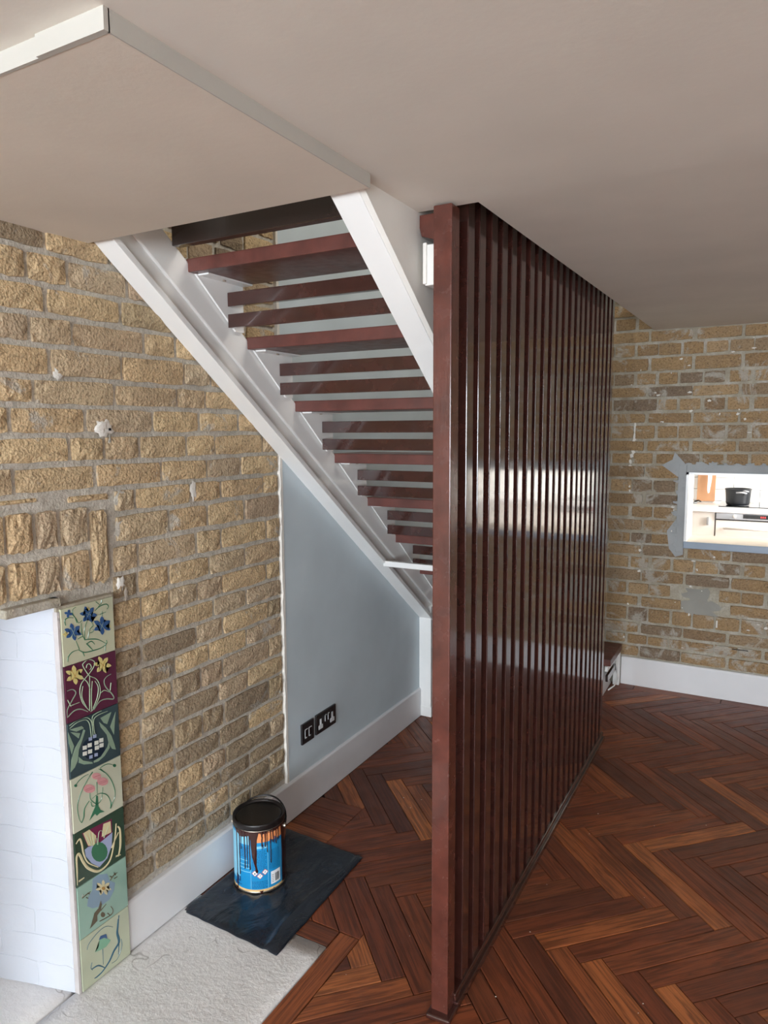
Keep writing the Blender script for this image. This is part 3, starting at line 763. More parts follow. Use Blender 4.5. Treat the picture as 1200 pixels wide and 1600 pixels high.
# ---- black polythene sheet
def sheet():
    cs = [(.006, 1.489), (.386, 1.476), (.366, 1.996), (.020, 2.018)]
    n, m = 44, 56; vs, fs = [], []
    for j in range(m+1):
        for i in range(n+1):
            a, b = i/n, j/m
            if (a < .03 and b < .03): a += .012; b += .012
            p0 = Vector(cs[0]).lerp(Vector(cs[1]), a); p1 = Vector(cs[3]).lerp(Vector(cs[2]), a); p = p0.lerp(p1, b)
            e = min(a, 1-a, b, 1-b)
            h_ = .0052+.0024*noise.noise((p.x*9, p.y*6, 1.3))+.0016*noise.noise((p.x*25, p.y*19, 5))
            h_ += .0055*math.exp(-((a-(.90-.05*math.sin(b*5)))/.02)**2)          # fold along the right edge
            d = math.hypot(p.x-.12, p.y-1.735); ang = math.atan2(p.y-1.735, p.x-.12)
            if d < .09: h_ = .0030
            else: h_ += .0028*math.exp(-(d-.085)/.06)*math.sin(ang*9+2)
            if e < .02: h_ *= .75
            p.x += .0022*noise.noise((b*9, a*3, 9)); p.y += .002*noise.noise((a*9, b*3, 4))
            vs.append((max(p.x, .0015), p.y, max(.0030, h_)))
    for j in range(m):
        for i in range(n): a = j*(n+1)+i; fs.append((a, a+1, a+n+2, a+n+1))
    o = pydata('plastic_sheet', vs, fs, M['polythene'], None, True)
    md = o.modifiers.new('thickness', 'SOLIDIFY'); md.thickness = .0009; md.offset = -1
    return o
tag(sheet(), 'creased black plastic sheet spread on the floor under the paint can', 'plastic sheet')

# ---- paint can
RC, HC = .085, .235
can = thing('paint_can', 'opened blue labelled paint can with dark brown drips, on black plastic sheet', 'paint can', (.12, 1.735, .0045))
bm = bmesh.new(); lathe(bm, [(RC-.004, .0), (RC+.0015, .0015), (RC+.0015, .006), (RC-.0005, .009), (RC-.0005, .212), (RC+.0015, .215)], n=56)
fin('body', bm, M['metal'], can, True)
bm = bmesh.new(); lathe(bm, [(RC-.0005, .212), (RC+.0015, .216), (RC+.0012, .230), (RC+.0008, .2345), (RC-.002, .236), (RC-.0045, .2345), (RC-.006, .230), (RC-.008, .2275), (.002, .227)], n=56)
fin('rim', bm, M['can_dark'], can, True)
bm = bmesh.new(); lathe(bm, [(RC-.009, .2272), (RC-.011, .2290), (RC-.016, .2282), (.002, .2284)], n=56)
fin('paint_surface', bm, M['black_gloss'], can, True)
def cp(t, z, r): t = math.radians(t); return (r*math.cos(t), r*math.sin(t), z)
def cpatch(name, t0, t1, z0, z1, lay, mat, bm=None):
    own = bm is None
    if own: bm = bmesh.new()
    n = max(1, int(abs(t1-t0)/5)); r = RC+.0002+.00022*lay
    A = [bm.verts.new(cp(t0+(t1-t0)*i/n, z0, r)) for i in range(n+1)]; B = [bm.verts.new(cp(t0+(t1-t0)*i/n, z1, r)) for i in range(n+1)]
    for i in range(n): bm.faces.new((A[i], A[i+1], B[i+1], B[i]))
    if own: return fin(name, bm, mat, can, True)
cpatch('label', -179, 179, .014, .208, 1, M['lab_blue'])
cpatch('base_band', -170, 170, .006, .0145, 2, M['lab_cream'])
cpatch('label_band', -58, 6, .176, .208, 2, M['lab_orange'])
cpatch('label_band', -104, -72, .168, .208, 2, M['lab_sky'])
cpatch('label_panel', -150, -99, .040, .200, 2, M['lab_sky'])
bm = bmesh.new()
for a in (-71, -33, 1): cpatch('', a-.5, a+.5, .016, .165, 3, None, bm)
for z_, a0, a1 in ((.112, -97, -78), (.098, -98, -74), (.086, -99, -73), (.073, -97, -72)): cpatch('', a0, a1, z_, z_+.003, 3, None, bm)
cpatch('', -68, -35, .155, .164, 3, None, bm)
fin('label_lines', bm, M['lab_sky'], can, True)['kind'] = 'stuff'
bm = bmesh.new(); rr = random.Random(9)
for c0, c1, z0, z1 in ((-68, -36, .083, .150), (-69, -35, .020, .046), (-30, -4, .078, .145), (-97, -75, .125, .16)):
    z_ = z0
    while z_ < z1:
        a = c0
        while a < c1-3:
            L_ = rr.uniform(2, 6); cpatch('', a, min(a+L_, c1), z_, z_+.0016, 3, None, bm); a += L_+1.2
        z_ += .0052
fin('label_small_print', bm, M['lab_navy'], can, True)['kind'] = 'stuff'
bm = bmesh.new()
for a, b, z0, z1 in ((-112, -96, .028, .055), (-116, -92, .018, .030), (-28, -20, .166, .182), (-17, -10, .160, .186), (-8, 0, .164, .178), (-46, -40, .15, .17)):
    for q in range(3): cpatch('', a+(b-a)*q/3, a+(b-a)*(q+.7)/3, z0+.003*q, z1-.002*q, 3, None, bm)
fin('label_lettering', bm, M['lab_navy'], can, True)['kind'] = 'stuff'
def dia(t, z, s, lay, bm):
    r = RC+.0002+.00022*lay; d = math.degrees(s/RC)
    v = [bm.verts.new(cp(*q, r)) for q in ((t-d, z), (t, z-s), (t+d, z), (t, z+s))]; bm.faces.new(v)
b1, b2, b3 = bmesh.new(), bmesh.new(), bmesh.new()
for t_, z_ in ((-62, .0715), (-51, .0615), (-40, .0735)):
    dia(t_, z_, .0108, 3, b1); dia(t_, z_, .0088, 4, b2)
r5 = RC+.0002+.00022*5
for pts in ([(-63, -.004), (-61, -.004), (-60.6, 0), (-61.8, .004), (-63.2, .0)], ):
    b3.faces.new([b3.verts.new(cp(a, .0715+b, r5)) for a, b in pts])
for pts in ([(-51.4, -.0005), (-50.6, -.0005), (-50.6, .0042), (-51.4, .0042)], [(-51.4, -.004), (-50.6, -.004), (-50.6, -.002), (-51.4, -.002)]):
    b3.faces.new([b3.verts.new(cp(a, .0615+b, r5)) for a, b in pts])
for pts in ([(-41.5, -.0035), (-40.3, -.0035), (-38.6, .004), (-39.8, .004)], ):
    b3.faces.new([b3.verts.new(cp(a, .0735+b, r5)) for a, b in pts])
fin('hazard_border', b1, M['lab_red'], can); fin('hazard_field', b2, M['lab_white'], can); fin('hazard_symbol', b3, M['lab_black'], can)
cpatch('barcode_field', -27, -2, .024, .068, 3, M['lab_white'])
bm = bmesh.new(); a = -17
while a < -6: L_ = rr.choice((.3, .6, .9)); cpatch('', a, a+L_, .030, .058, 4, None, bm); a += L_+rr.choice((.4, .7))
for z_ in (.030, .036, .042, .048, .054): cpatch('', -25, -20, z_, z_+.0015, 4, None, bm)
fin('barcode', bm, M['lab_black'], can)['kind'] = 'stuff'
def drip(name, pts, mat=M['drip'], th=.0016):
    """pts: (z, centre angle, half width in degrees)"""
    bm = bmesh.new(); rows = []
    for z_, t_, h_ in pts:
        rows.append([bm.verts.new(cp(t_-h_, z_, RC+.0012)), bm.verts.new(cp(t_-h_*.5, z_, RC+.0012+th)), bm.verts.new(cp(t_+h_*.5, z_, RC+.0012+th)), bm.verts.new(cp(t_+h_, z_, RC+.0012))])
    for a, b in zip(rows, rows[1:]):
        for i in range(3): bm.faces.new((a[i], a[i+1], b[i+1], b[i]))
    return fin(name, bm, mat, can, True)
def dr(t, h, zb_, zt=.213, bulb=1.3, wob=.6):
    zt_ = zt; P = [(zt_, t, h*1.9), (zt_-.008, t, h*1.25)]
    k_ = 6
    for i in range(1, k_): z_ = zt_-.008+(zb_+.006-zt_+.008)*i/k_; P.append((z_, t+rr.uniform(-wob, wob), h*(1-.35*i/k_)))
    P += [(zb_+.006, t, h*bulb*.75), (zb_+.002, t, h*bulb*.7), (zb_-.001, t, h*.2)]
    drip('paint_drip', P)
for t_, h_, zb_ in ((-107, .9, .004), (-98, 1.3, .060), (-93, .8, .150), (-84, 1.5, .085), (-78, 1.2, .090), (-72, 1.6, .083), (-45, 1.8, .162), (-38, 1.6, .160), (-34, .9, .140), (-26, 1.1, .100), (-20, 1.4, .168), (-12, 1.0, .158), (-6, 1.0, .170)): dr(t_, h_, zb_)
drip('paint_drip', [(.214, -64, 13), (.200, -63, 9.5), (.185, -63, 7.0), (.165, -63, 6.3), (.145, -62.5, 5.8), (.128, -62, 5.0), (.115, -61, 3.6), (.100, -60, 2.4), (.088, -58.5, 2.0), (.078, -57.5, 3.2), (.073, -57.5, 1.0)])
drip('paint_curtain', [(.214, -88, 26), (.206, -88, 24), (.200, -88, 16), (.194, -92, 5)])
drip('paint_curtain', [(.214, 24, 22), (.18, 25, 21), (.12, 26, 20), (.06, 26, 20.5), (.010, 26, 21)])
drip('paint_curtain', [(.214, -30, 34), (.209, -30, 33), (.205, -28, 20)])
drip('paint_curtain', [(.010, -80, 60), (.005, -80, 62), (.001, -80, 60)])
# bail handle lying back over the rim
bm = bmesh.new()
pth = [(.0895*math.cos(math.radians(a)), .0895*math.sin(math.radians(a)), .196+.050*math.sin(math.radians((a-20)))) for a in range(20, 201, 9)]
tube(bm, pth, .0028, 8); fin('bail_handle', bm, M['black_gloss'], can, True)
for a in (20, 200):
    bm = bmesh.new(); c = (math.cos(math.radians(a)), math.sin(math.radians(a)))
    tube(bm, [(.084*c[0], .084*c[1], .196), (.0925*c[0], .0925*c[1], .196)], .007, 12); fin('handle_ear', bm, M['metal'], can)

# ---- art nouveau tiles down the side of the fireplace
sur = thing('fireplace_surround', 'upright strip of seven flowered art nouveau tiles beside the white fireplace', 'tile panel', (0, 0, 0))
TY0, TY1, TZ = 1.1225, 1.2835, 1.056
box('mortar_backing', -.024, .0015, 1.114, 1.289, 0.0, 1.062, M['mortar_back'], sur, .002)
box('side_edging', -.02, .006, 1.1125, 1.1215, 0.0, 1.050, M['edging'], sur, .0015)
TH = TZ/7
TL = ['cream tile with blue star flowers on green stems', 'plum tile with two yellow daffodils and looping stems', 'slate tile with pale leaves and a fruit of small squares', 'cream tile with three pink blooms on curling green stems', 'dark green tile with cream bands and a scaly bud', 'pale turquoise tile with a water lily', 'pale green tile with a single blue green flower']
tiles = []
for i in range(7):
    z1 = TZ-TH*i-.0006; z0 = z1-TH+.0014
    o = box('tile', 0.0, .008, TY0, TY1, z0, z1, M['tile%d' % i], sur, .0010); o['label'] = TL[i]; tiles.append(o)
ART = [[0,'green','r',35,[(11349,9168),(11369,9286),(11502,9383),(11681,9389)]],[0,'green','r',35,[(11681,9389),(11855,9271),(12119,9243),(12391,9248),(12562,9319),(12554,9417)]],[0,'green','r',35,[(11876,9599),(12085,9566),(12297,9497),(12535,9327)]],[0,'green','r',35,[(11922,9495),(12020,9375),(12119,9254)]],[0,'green','r',35,[(12535,9327),(12494,9124)]],[0,'green','r',35,[(11804,9297),(11849,9169)]],[0,'green','r',35,[(11349,10120),(11333,10257),(11435,10300),(11584,10264)]],[0,'green','r',35,[(12238,10293),(12350,10360),(12490,10398),(12628,10391),(12679,10309),(12619,10252)]],[0,'green','r',35,[(11920,9472),(12082,9509),(12182,9400)]],[0,'green','r',26,[(11707,9393),(11620,9645)]],[0,'green','r',26,[(11889,9596),(11890,9825),(11926,9976),(12001,10118)]],[0,'green','r',26,[(11889,9596),(11810,9800),(11802,10075)]],[0,'green','r',26,[(11675,10106),(11634,10252),(11566,10380),(11585,10488),(11677,10523)]],[0,'green','r',26,[(11393,10421),(11540,10364),(11657,10224),(11726,10094),(11832,10136)]],[0,'green','r',26,[(11981,9594),(12049,9830),(12161,9917),(12114,10021)]],[0,'green','r',26,[(12043,9739),(12151,9757),(12155,9826)]],[0,'green','r',26,[(12472,10566),(12452,10453),(12352,10383)]],[0,'green','r',26,[(12456,10078),(12466,10240)]],[0,'green','r',26,[(12393,10163),(12587,10188)]],[0,'green','r',26,[(11673,9676),(11830,9703),(11876,9599)]],[0,'green','r',26,[(12280,10538),(12408,10416)]],[0,'blue','p',0,[(11637,9897),(11729,9859),(11770,9815),(11796,9767),(11745,9760),(11688,9770),(11605,9827),(11633,9740),(11619,9694),(11591,9659),(11550,9698),(11519,9748),(11516,9832),(11453,9784),(11400,9781),(11347,9794),(11356,9839),(11381,9879),(11459,9907),(11370,9944),(11330,9986),(11305,10033),(11354,10040),(11409,10032),(11491,9976),(11463,10061),(11477,10107),(11504,10143),(11546,10104),(11576,10056),(11579,9971),(11643,10020),(11697,10023),(11751,10011),(11743,9965),(11717,9925)]],[0,'blue','p',0,[(12121,10261),(12218,10241),(12268,10205),(12304,10161),(12256,10143),(12200,10142),(12107,10183),(12154,10100),(12151,10050),(12132,10008),(12084,10040),(12043,10084),(12021,10170),(11972,10108),(11921,10094),(11868,10097),(11866,10145),(11881,10190),(11950,10235),(11855,10254),(11808,10290),(11773,10332),(11819,10349),(11873,10352),(11964,10312),(11918,10393),(11920,10443),(11939,10484),(11987,10454),(12027,10410),(12049,10325),(12099,10388),(12150,10402),(12205,10401),(12207,10352),(12191,10306)]],[0,'blue','p',0,[(12545,9823),(12644,9765),(12682,9712),(12700,9657),(12639,9661),(12574,9683),(12491,9759),(12502,9664),(12475,9620),(12433,9590),(12394,9639),(12371,9696),(12388,9783),(12302,9747),(12240,9755),(12181,9779),(12202,9823),(12241,9858),(12340,9871),(12244,9927),(12208,9979),(12190,10033),(12249,10029),(12311,10009),(12393,9935),(12382,10028),(12409,10073),(12450,10104),(12489,10055),(12513,9999),(12496,9912),(12583,9949),(12648,9941),(12709,9917),(12687,9871),(12646,9836)]],[0,'blue','p',0,[(11478,10422),(11522,10412),(11545,10389),(11558,10361),(11532,10349),(11502,10348),(11463,10374),(11461,10334),(11440,10318),(11412,10311),(11394,10337),(11387,10365),(11407,10397),(11363,10407),(11341,10430),(11328,10457),(11353,10469),(11383,10470),(11422,10445),(11424,10484),(11445,10501),(11473,10508),(11491,10482),(11498,10454)]],[0,'pale','r',12,[(11481,10042),(11602,9763)]],[0,'pale','r',12,[(11616,9986),(11489,9771)]],[0,'pale','r',12,[(11947,10314),(12125,10203)]],[0,'pale','r',12,[(11992,10189),(12079,10306)]],[0,'pale','r',12,[(12365,9936),(12504,9737)]],[0,'pale','r',12,[(12488,9930),(12381,9745)]],[0,'yellow','p',0,[(11343,9906),(11373,9904),(11391,9890),(11404,9872),(11389,9860),(11370,9856),(11340,9870),(11345,9842),(11334,9827),(11317,9819),(11301,9836),(11293,9855),(11301,9880),(11271,9882),(11253,9896),(11240,9914),(11255,9926),(11274,9930),(11303,9916),(11298,9945),(11309,9959),(11327,9967),(11342,9950),(11351,9931)]],[0,'yellow','p',0,[(12654,9788),(12686,9786),(12706,9772),(12719,9754),(12704,9743),(12683,9739),(12652,9753),(12657,9724),(12646,9710),(12628,9702),(12611,9719),(12601,9738),(12610,9763),(12578,9765),(12559,9779),(12545,9798),(12561,9809),(12581,9813),(12612,9799),(12607,9827),(12618,9841),(12636,9849),(12653,9833),(12663,9813)]],[0,'yellow','p',0,[(12037,10401),(12065,10400),(12082,10388),(12094,10372),(12081,10361),(12063,10357),(12035,10369),(12040,10343),(12029,10330),(12014,10323),(11999,10337),(11991,10355),(11998,10377),(11970,10379),(11953,10390),(11942,10407),(11955,10417),(11973,10421),(12000,10409),(11996,10435),(12006,10448),(12022,10456),(12036,10441),(12045,10424)]],[1,'pale','r',26,[(11912,7656),(11718,7937),(11646,8240),(11699,8454),(11810,8557),(12032,8719),(12149,8871),(12102,8979),(11946,9048),(11811,8996),(11781,8936),(11874,8745),(11971,8598),(12177,8439),(12271,8195),(12242,7943),(12048,7678),(11937,7624)]],[1,'pale','r',26,[(11912,7656),(11938,8071),(11971,8598)]],[1,'pale','r',26,[(11977,7633),(11990,8053),(12041,8435)]],[1,'pale','r',26,[(11711,8657),(11883,8463),(11961,8227)]],[1,'pale','r',26,[(11880,8836),(11912,8919),(11991,8919),(12038,8811),(11981,8758)]],[1,'pale','r',26,[(11273,8185),(11360,7972)]],[1,'pale','r',26,[(11361,7994),(11617,7995)]],[1,'pale','r',26,[(12259,8008),(12401,8056),(12563,7953)]],[1,'pale','r',26,[(12635,8195),(12594,7991)]],[1,'pale','r',26,[(12021,7688),(12173,7943),(12217,8212),(12121,8410)]],[1,'pale','r',26,[(11838,7754),(11702,8105),(11747,8392)]],[1,'sage','r',40,[(11242,7717),(11255,7918),(11421,8133),(11532,8279),(11438,8402),(11275,8411)]],[1,'sage','r',40,[(11242,7717),(11452,7824),(11657,7796),(11858,7652)]],[1,'sage','r',40,[(12045,7632),(12246,7798),(12469,7792),(12691,7715),(12670,7844),(12461,8132),(12417,8314),(12506,8405),(12649,8432)]],[1,'yellow','p',0,[(11623,8742),(11720,8687),(11760,8634),(11783,8579),(11726,8580),(11664,8600),(11579,8674),(11600,8578),(11579,8531),(11544,8499),(11503,8547),(11475,8604),(11482,8694),(11407,8654),(11348,8660),(11291,8681),(11306,8728),(11339,8765),(11428,8782),(11334,8836),(11295,8888),(11273,8941),(11328,8941),(11388,8922),(11471,8850),(11451,8945),(11471,8992),(11506,9025),(11547,8977),(11575,8921),(11568,8831),(11645,8872),(11705,8867),(11764,8845),(11748,8797),(11715,8759)]],[1,'yellow','p',0,[(12481,8783),(12584,8755),(12637,8713),(12676,8663),(12625,8649),(12565,8651),(12466,8702),(12516,8611),(12514,8558),(12494,8515),(12442,8552),(12399,8602),(12375,8695),(12322,8632),(12269,8622),(12212,8628),(12210,8679),(12226,8725),(12299,8768),(12198,8795),(12148,8836),(12111,8884),(12159,8898),(12217,8897),(12313,8848),(12265,8937),(12267,8989),(12287,9032),(12338,8996),(12381,8948),(12404,8856),(12457,8918),(12512,8930),(12570,8925),(12572,8873),(12556,8825)]],[1,'ochre','r',14,[(11422,8931),(11581,8630)]],[1,'ochre','r',14,[(11622,8869),(11454,8648)]],[1,'ochre','r',14,[(12287,8900),(12493,8648)]],[1,'ochre','r',14,[(12479,8867),(12328,8675)]],[2,'pale','r',23,[(11282,7407),(11514,7483),(11769,7459),(11878,7323),(11910,7058),(11913,6930)]],[2,'pale','r',23,[(12473,7443),(12176,7445),(12025,7373),(12011,7146),(12036,6966)]],[2,'pale','r',23,[(11276,7481),(11518,7543),(11796,7512),(11941,7363),(11972,7097),(11970,6949)]],[2,'pale','r',23,[(12279,7524),(12107,7513),(11982,7453),(11980,7221)]],[2,'sage','p',0,[(11240,6240),(11284,6562),(11403,6823),(11576,7002),(11695,7226),(11746,7181),(11649,6973),(11517,6734),(11467,6463),(11370,6317)]],[2,'sage','p',0,[(11280,7377),(11644,7340),(11708,7252),(11476,7249)]],[2,'sage','p',0,[(11298,7309),(11586,7164),(11532,7040)]],[2,'sage','p',0,[(11221,7329),(11385,6893),(11304,6699),(11235,7036)]],[2,'sage','p',0,[(12188,7248),(12396,6997),(12556,6717),(12641,6442),(12682,6260),(12558,6333),(12467,6513),(12409,6797),(12227,7084)]],[2,'sage','p',0,[(12231,7339),(12596,7377),(12439,7088),(12331,7162)]],[2,'sage','p',0,[(12733,7326),(12644,6704),(12533,6976)]],[2,'sage','p',0,[(11501,6553),(11630,6392),(11906,6231),(11915,6184),(11647,6276),(11502,6385)]],[2,'sage','p',0,[(11952,6190),(11955,6242),(12176,6265),(12412,6448),(12472,6598),(12485,6396),(12299,6235),(12097,6170)]],[2,'navy','p',0,[(12323,6430),(12299,6340),(12242,6273),(12158,6238),(12055,6236),(11944,6268),(11837,6330),(11742,6415),(11670,6516),(11627,6622),(11616,6724),(11639,6812),(11693,6877),(11774,6914),(11874,6919),(11983,6891),(12092,6832),(12189,6747),(12265,6645),(12312,6536)]],[2,'white','p',0,[(11641,6786),(11762,6763),(11756,6656),(11635,6680)]],[2,'white','p',0,[(11795,6793),(11918,6769),(11911,6662),(11788,6686)]],[2,'white','p',0,[(11636,6627),(11757,6603),(11750,6496),(11629,6521)]],[2,'white','p',0,[(11796,6617),(11919,6593),(11912,6485),(11789,6510)]],[2,'white','p',0,[(12010,6773),(12135,6750),(12128,6641),(12003,6665)]],[2,'white','p',0,[(12162,6783),(12289,6759),(12282,6649),(12155,6674)]],[2,'white','p',0,[(12013,6633),(12139,6609),(12132,6500),(12006,6525)]],[2,'white','p',0,[(12163,6641),(12290,6616),(12283,6506),(12156,6532)]],[2,'lilac','p',0,[(11838,6942),(11942,6923),(11936,6832),(11832,6852)]],[2,'lilac','p',0,[(11976,6962),(12081,6942),(12075,6851),(11970,6870)]],[2,'lilac','p',0,[(11823,6447),(11928,6425),(11922,6333),(11818,6356)]],[2,'lilac','p',0,[(11987,6439),(12092,6417),(12087,6325),(11981,6348)]],[3,'green','r',29,[(11361,5820),(11459,5900),(11626,5951),(11768,5950)]],[3,'green','r',29,[(11889,5960),(11736,5816),(11558,5622),(11426,5389),(11377,5160),(11416,4864),(11477,4726)]],[3,'green','r',29,[(12133,5960),(12283,5980),(12432,5948),(12629,5818)]],[3,'green','r',29,[(12084,5960),(12272,5789),(12457,5508),(12566,5192),(12578,4963),(12490,4783),(12406,4669)]],[3,'green','r',29,[(12406,4669),(12417,4863),(12329,5083),(12162,5228),(11991,5266),(11843,5230)]],[3,'green','r',29,[(11783,5430),(11795,5231),(11976,5013),(12127,5070),(12197,5387)]],[3,'green','r',29,[(11791,5169),(11830,5020),(11949,4983)]],[3,'green','r',29,[(12014,5624),(12005,5282)]],[3,'green','r',50,[(11901,5955),(11787,5878)]],[3,'green','r',50,[(11477,4726),(11556,4856),(11594,5073),(11746,5212)]],[3,'green','r',50,[(12132,5938),(12271,5779)]],[3,'green','r',50,[(12406,4669),(12467,4839)]],[3,'green','p',0,[(11966,5257),(12019,5232),(12024,4924),(12085,4785),(12215,4671),(12056,4716),(11955,4686),(11899,4769),(11711,4670),(11818,4831),(11924,4974)]],[3,'green','p',0,[(11406,5799),(11391,5776),(11359,5779),(11328,5806),(11317,5840),(11332,5863),(11364,5860),(11395,5834)]],[3,'green','p',0,[(12665,5802),(12646,5776),(12606,5779),(12568,5810),(12554,5851),(12572,5877),(12612,5874),(12651,5843)]],[3,'pink','p',0,[(12160,5720),(12137,5681),(12080,5671),(12006,5692),(11933,5739),(11882,5797),(11865,5853),(11888,5891),(11943,5902),(12017,5881),(12091,5835),(12143,5776)]],[3,'pink','p',0,[(12378,5467),(12349,5420),(12280,5408),(12187,5435),(12098,5493),(12035,5566),(12014,5634),(12042,5681),(12110,5694),(12202,5668),(12292,5611),(12357,5537)]],[3,'pink','p',0,[(11950,5459),(11921,5410),(11851,5398),(11759,5425),(11670,5484),(11607,5559),(11587,5630),(11614,5678),(11683,5692),(11774,5666),(11864,5607),(11929,5532)]],[3,'rose','r',12,[(11927,5793),(12121,5770)]],[3,'rose','r',12,[(12060,5581),(12332,5543)]],[3,'rose','r',12,[(11625,5569),(11911,5542)]],[3,'rose','r',12,[(12082,5538),(12342,5495)]],[3,'rose','r',12,[(11646,5527),(11920,5495)]],[4,'plum','p',0,[(11471,4433),(12057,4396),(12427,4359),(12420,3927),(11986,3834),(11634,3963)]],[4,'lilac','p',0,[(11527,3942),(11634,3963),(11951,3869),(12422,3959),(12380,3585),(12213,3314),(11947,3204),(11709,3455),(11549,3739)]],[4,'cream','p',0,[(11505,4415),(11636,3994),(11843,3880),(11896,4142),(11698,4423)]],[4,'cream','p',0,[(12070,4016),(12385,3979),(12379,4311),(12146,4350)]],[4,'pale','r',15,[(11587,4339),(11722,3947)]],[4,'pale','r',15,[(11693,4346),(11756,3928)]],[4,'pale','r',15,[(11797,4291),(11812,3961)]],[4,'pale','r',15,[(11933,3863),(11989,4189),(12098,4164),(12140,3946)]],[4,'pale','r',15,[(12140,3946),(12306,4218)]],[4,'pale','r',15,[(11909,4070),(11915,3873)]],[4,'green','p',0,[(12231,3486),(12204,3389),(12142,3330),(12055,3317),(11956,3352),(11860,3429),(11782,3535),(11734,3655),(11721,3770),(11747,3864),(11807,3923),(11892,3938),(11990,3906),(12087,3832),(12167,3726),(12218,3604)]],[4,'cream','r',82,[(11237,3093),(11263,3505),(11273,3863),(11351,3914),(11471,3608),(11630,3339),(11940,3093),(12280,3177),(12447,3548),(12533,3900),(12567,4148)]],[4,'cream','r',82,[(12585,3154),(12671,3425),(12687,3886),(12607,4044)]],[4,'cream','r',61,[(11276,4239),(11394,4316),(11452,4127),(11486,3854),(11607,3530),(11911,3224)]],[4,'cream','r',61,[(11287,3174),(11461,3182)]],[4,'cream','r',61,[(12491,3206),(12663,3160)]],[4,'cream','r',61,[(12376,3520),(12626,3851)]],[5,'bluegrey','p',0,[(11496,2338),(11546,2566),(11678,2679),(11715,2982),(11900,3035),(12186,2867),(12247,2631),(12427,2456),(12376,2251),(12213,2083),(11913,2073),(11664,2166)]],[5,'cream','p',0,[(12121,2510),(12212,2448),(12255,2395),(12286,2342),(12240,2351),(12187,2375),(12102,2453),(12148,2355),(12151,2305),(12140,2267),(12097,2314),(12060,2369),(12032,2464),(12000,2404),(11961,2394),(11917,2400),(11909,2449),(11915,2493),(11965,2534),(11880,2557),(11829,2593),(11787,2637),(11818,2652),(11861,2653),(11950,2611),(11876,2698),(11852,2753),(11842,2802),(11889,2774),(11938,2731),(11999,2637),(11992,2723),(12012,2756),(12043,2774),(12071,2722),(12088,2667),(12075,2592),(12142,2613),(12192,2598),(12242,2570),(12228,2534),(12200,2509)]],[5,'ochre','p',0,[(12091,2492),(12072,2466),(12031,2476),(11991,2516),(11977,2562),(11996,2588),(12037,2578),(12077,2538)]],[5,'umber','r',37,[(12265,2620),(12403,2705),(12519,2704)]],[5,'umber','r',37,[(12326,2684),(12254,2759)]],[5,'umber','r',37,[(12397,2591),(12512,2590)]],[5,'umber','r',37,[(12459,2672),(12407,2769)]],[5,'umber','r',37,[(11358,2651),(11482,2671),(11624,2680)]],[5,'umber','r',37,[(11398,2739),(11360,2682)]],[5,'umber','r',37,[(11478,2609),(11544,2535)]],[5,'umber','r',37,[(11519,2696),(11603,2628)]],[5,'umber','r',37,[(11851,1665),(12035,1628),(12261,1616),(12306,1722),(12238,1866)]],[5,'umber','r',37,[(11905,1945),(12096,2023)]],[5,'umber','r',37,[(12117,1742),(12204,1619)]],[5,'umber','p',0,[(11542,1656),(11642,1820),(11708,2006),(11839,2054),(11923,2232),(11953,2114),(11905,1945),(11792,1886),(11782,1728)]],[5,'umber','p',0,[(12042,1741),(12017,1700),(11965,1711),(11916,1766),(11899,1834),(11923,1874),(11975,1864),(12024,1809)]],[6,'teal','r',92,[(12476,1340),(12443,1122),(12413,937),(12453,635),(12270,488),(12105,298),(11870,162),(11683,132)]],[6,'teal','r',49,[(12501,1426),(12472,1274)]],[6,'teal','r',49,[(12453,635),(12413,284)]],[6,'teal','r',49,[(11521,467),(11738,427),(11948,207)]],[6,'teal','r',49,[(11683,132),(11592,149)]],[6,'teal','r',24,[(12535,682),(12540,437),(12367,179),(12174,180)]],[6,'teal','r',24,[(11552,661),(11507,527),(11555,426)]],[6,'teal','r',24,[(11419,1118),(11499,1259),(11797,1386),(12057,1379),(12275,1217)]],[6,'teal','r',24,[(11910,808),(11900,343)]],[6,'mint','p',0,[(11656,885),(11769,939),(11819,1139),(12001,1081),(12179,892),(12138,852),(12021,797),(11836,826)]],[6,'blue','p',0,[(11801,1151),(11861,1226),(12044,1160),(12071,999),(11965,1105)]]]
lay = {'bluegrey': .0004, 'plum': .0004, 'navy': .0003, 'sage': .0007, 'lilac': .0006, 'cream': .0009, 'green': .0010, 'teal': .0008, 'mint': .0010, 'blue': .0014, 'pink': .0008, 'yellow': .0014, 'white': .0012, 'rose': .0014, 'pale': .0018, 'ochre': .0020, 'umber': .0014}
names = {'green': 'stem', 'blue': 'flower', 'pale': 'raised_outline', 'yellow': 'flower', 'sage': 'leaf', 'ochre': 'flower_marking', 'navy': 'roundel', 'white': 'square_berry', 'lilac': 'square_berry', 'pink': 'bloom', 'rose': 'bloom_line', 'plum': 'petal_field', 'cream': 'band', 'umber': 'twig', 'bluegrey': 'water', 'teal': 'leaf', 'mint': 'flower'}
groups = {}
for ii, (t_, colr, kd, w_, pts) in enumerate(ART): groups.setdefault((t_, colr, ii if kd == 'p' else -1), []).append((kd, w_, pts))
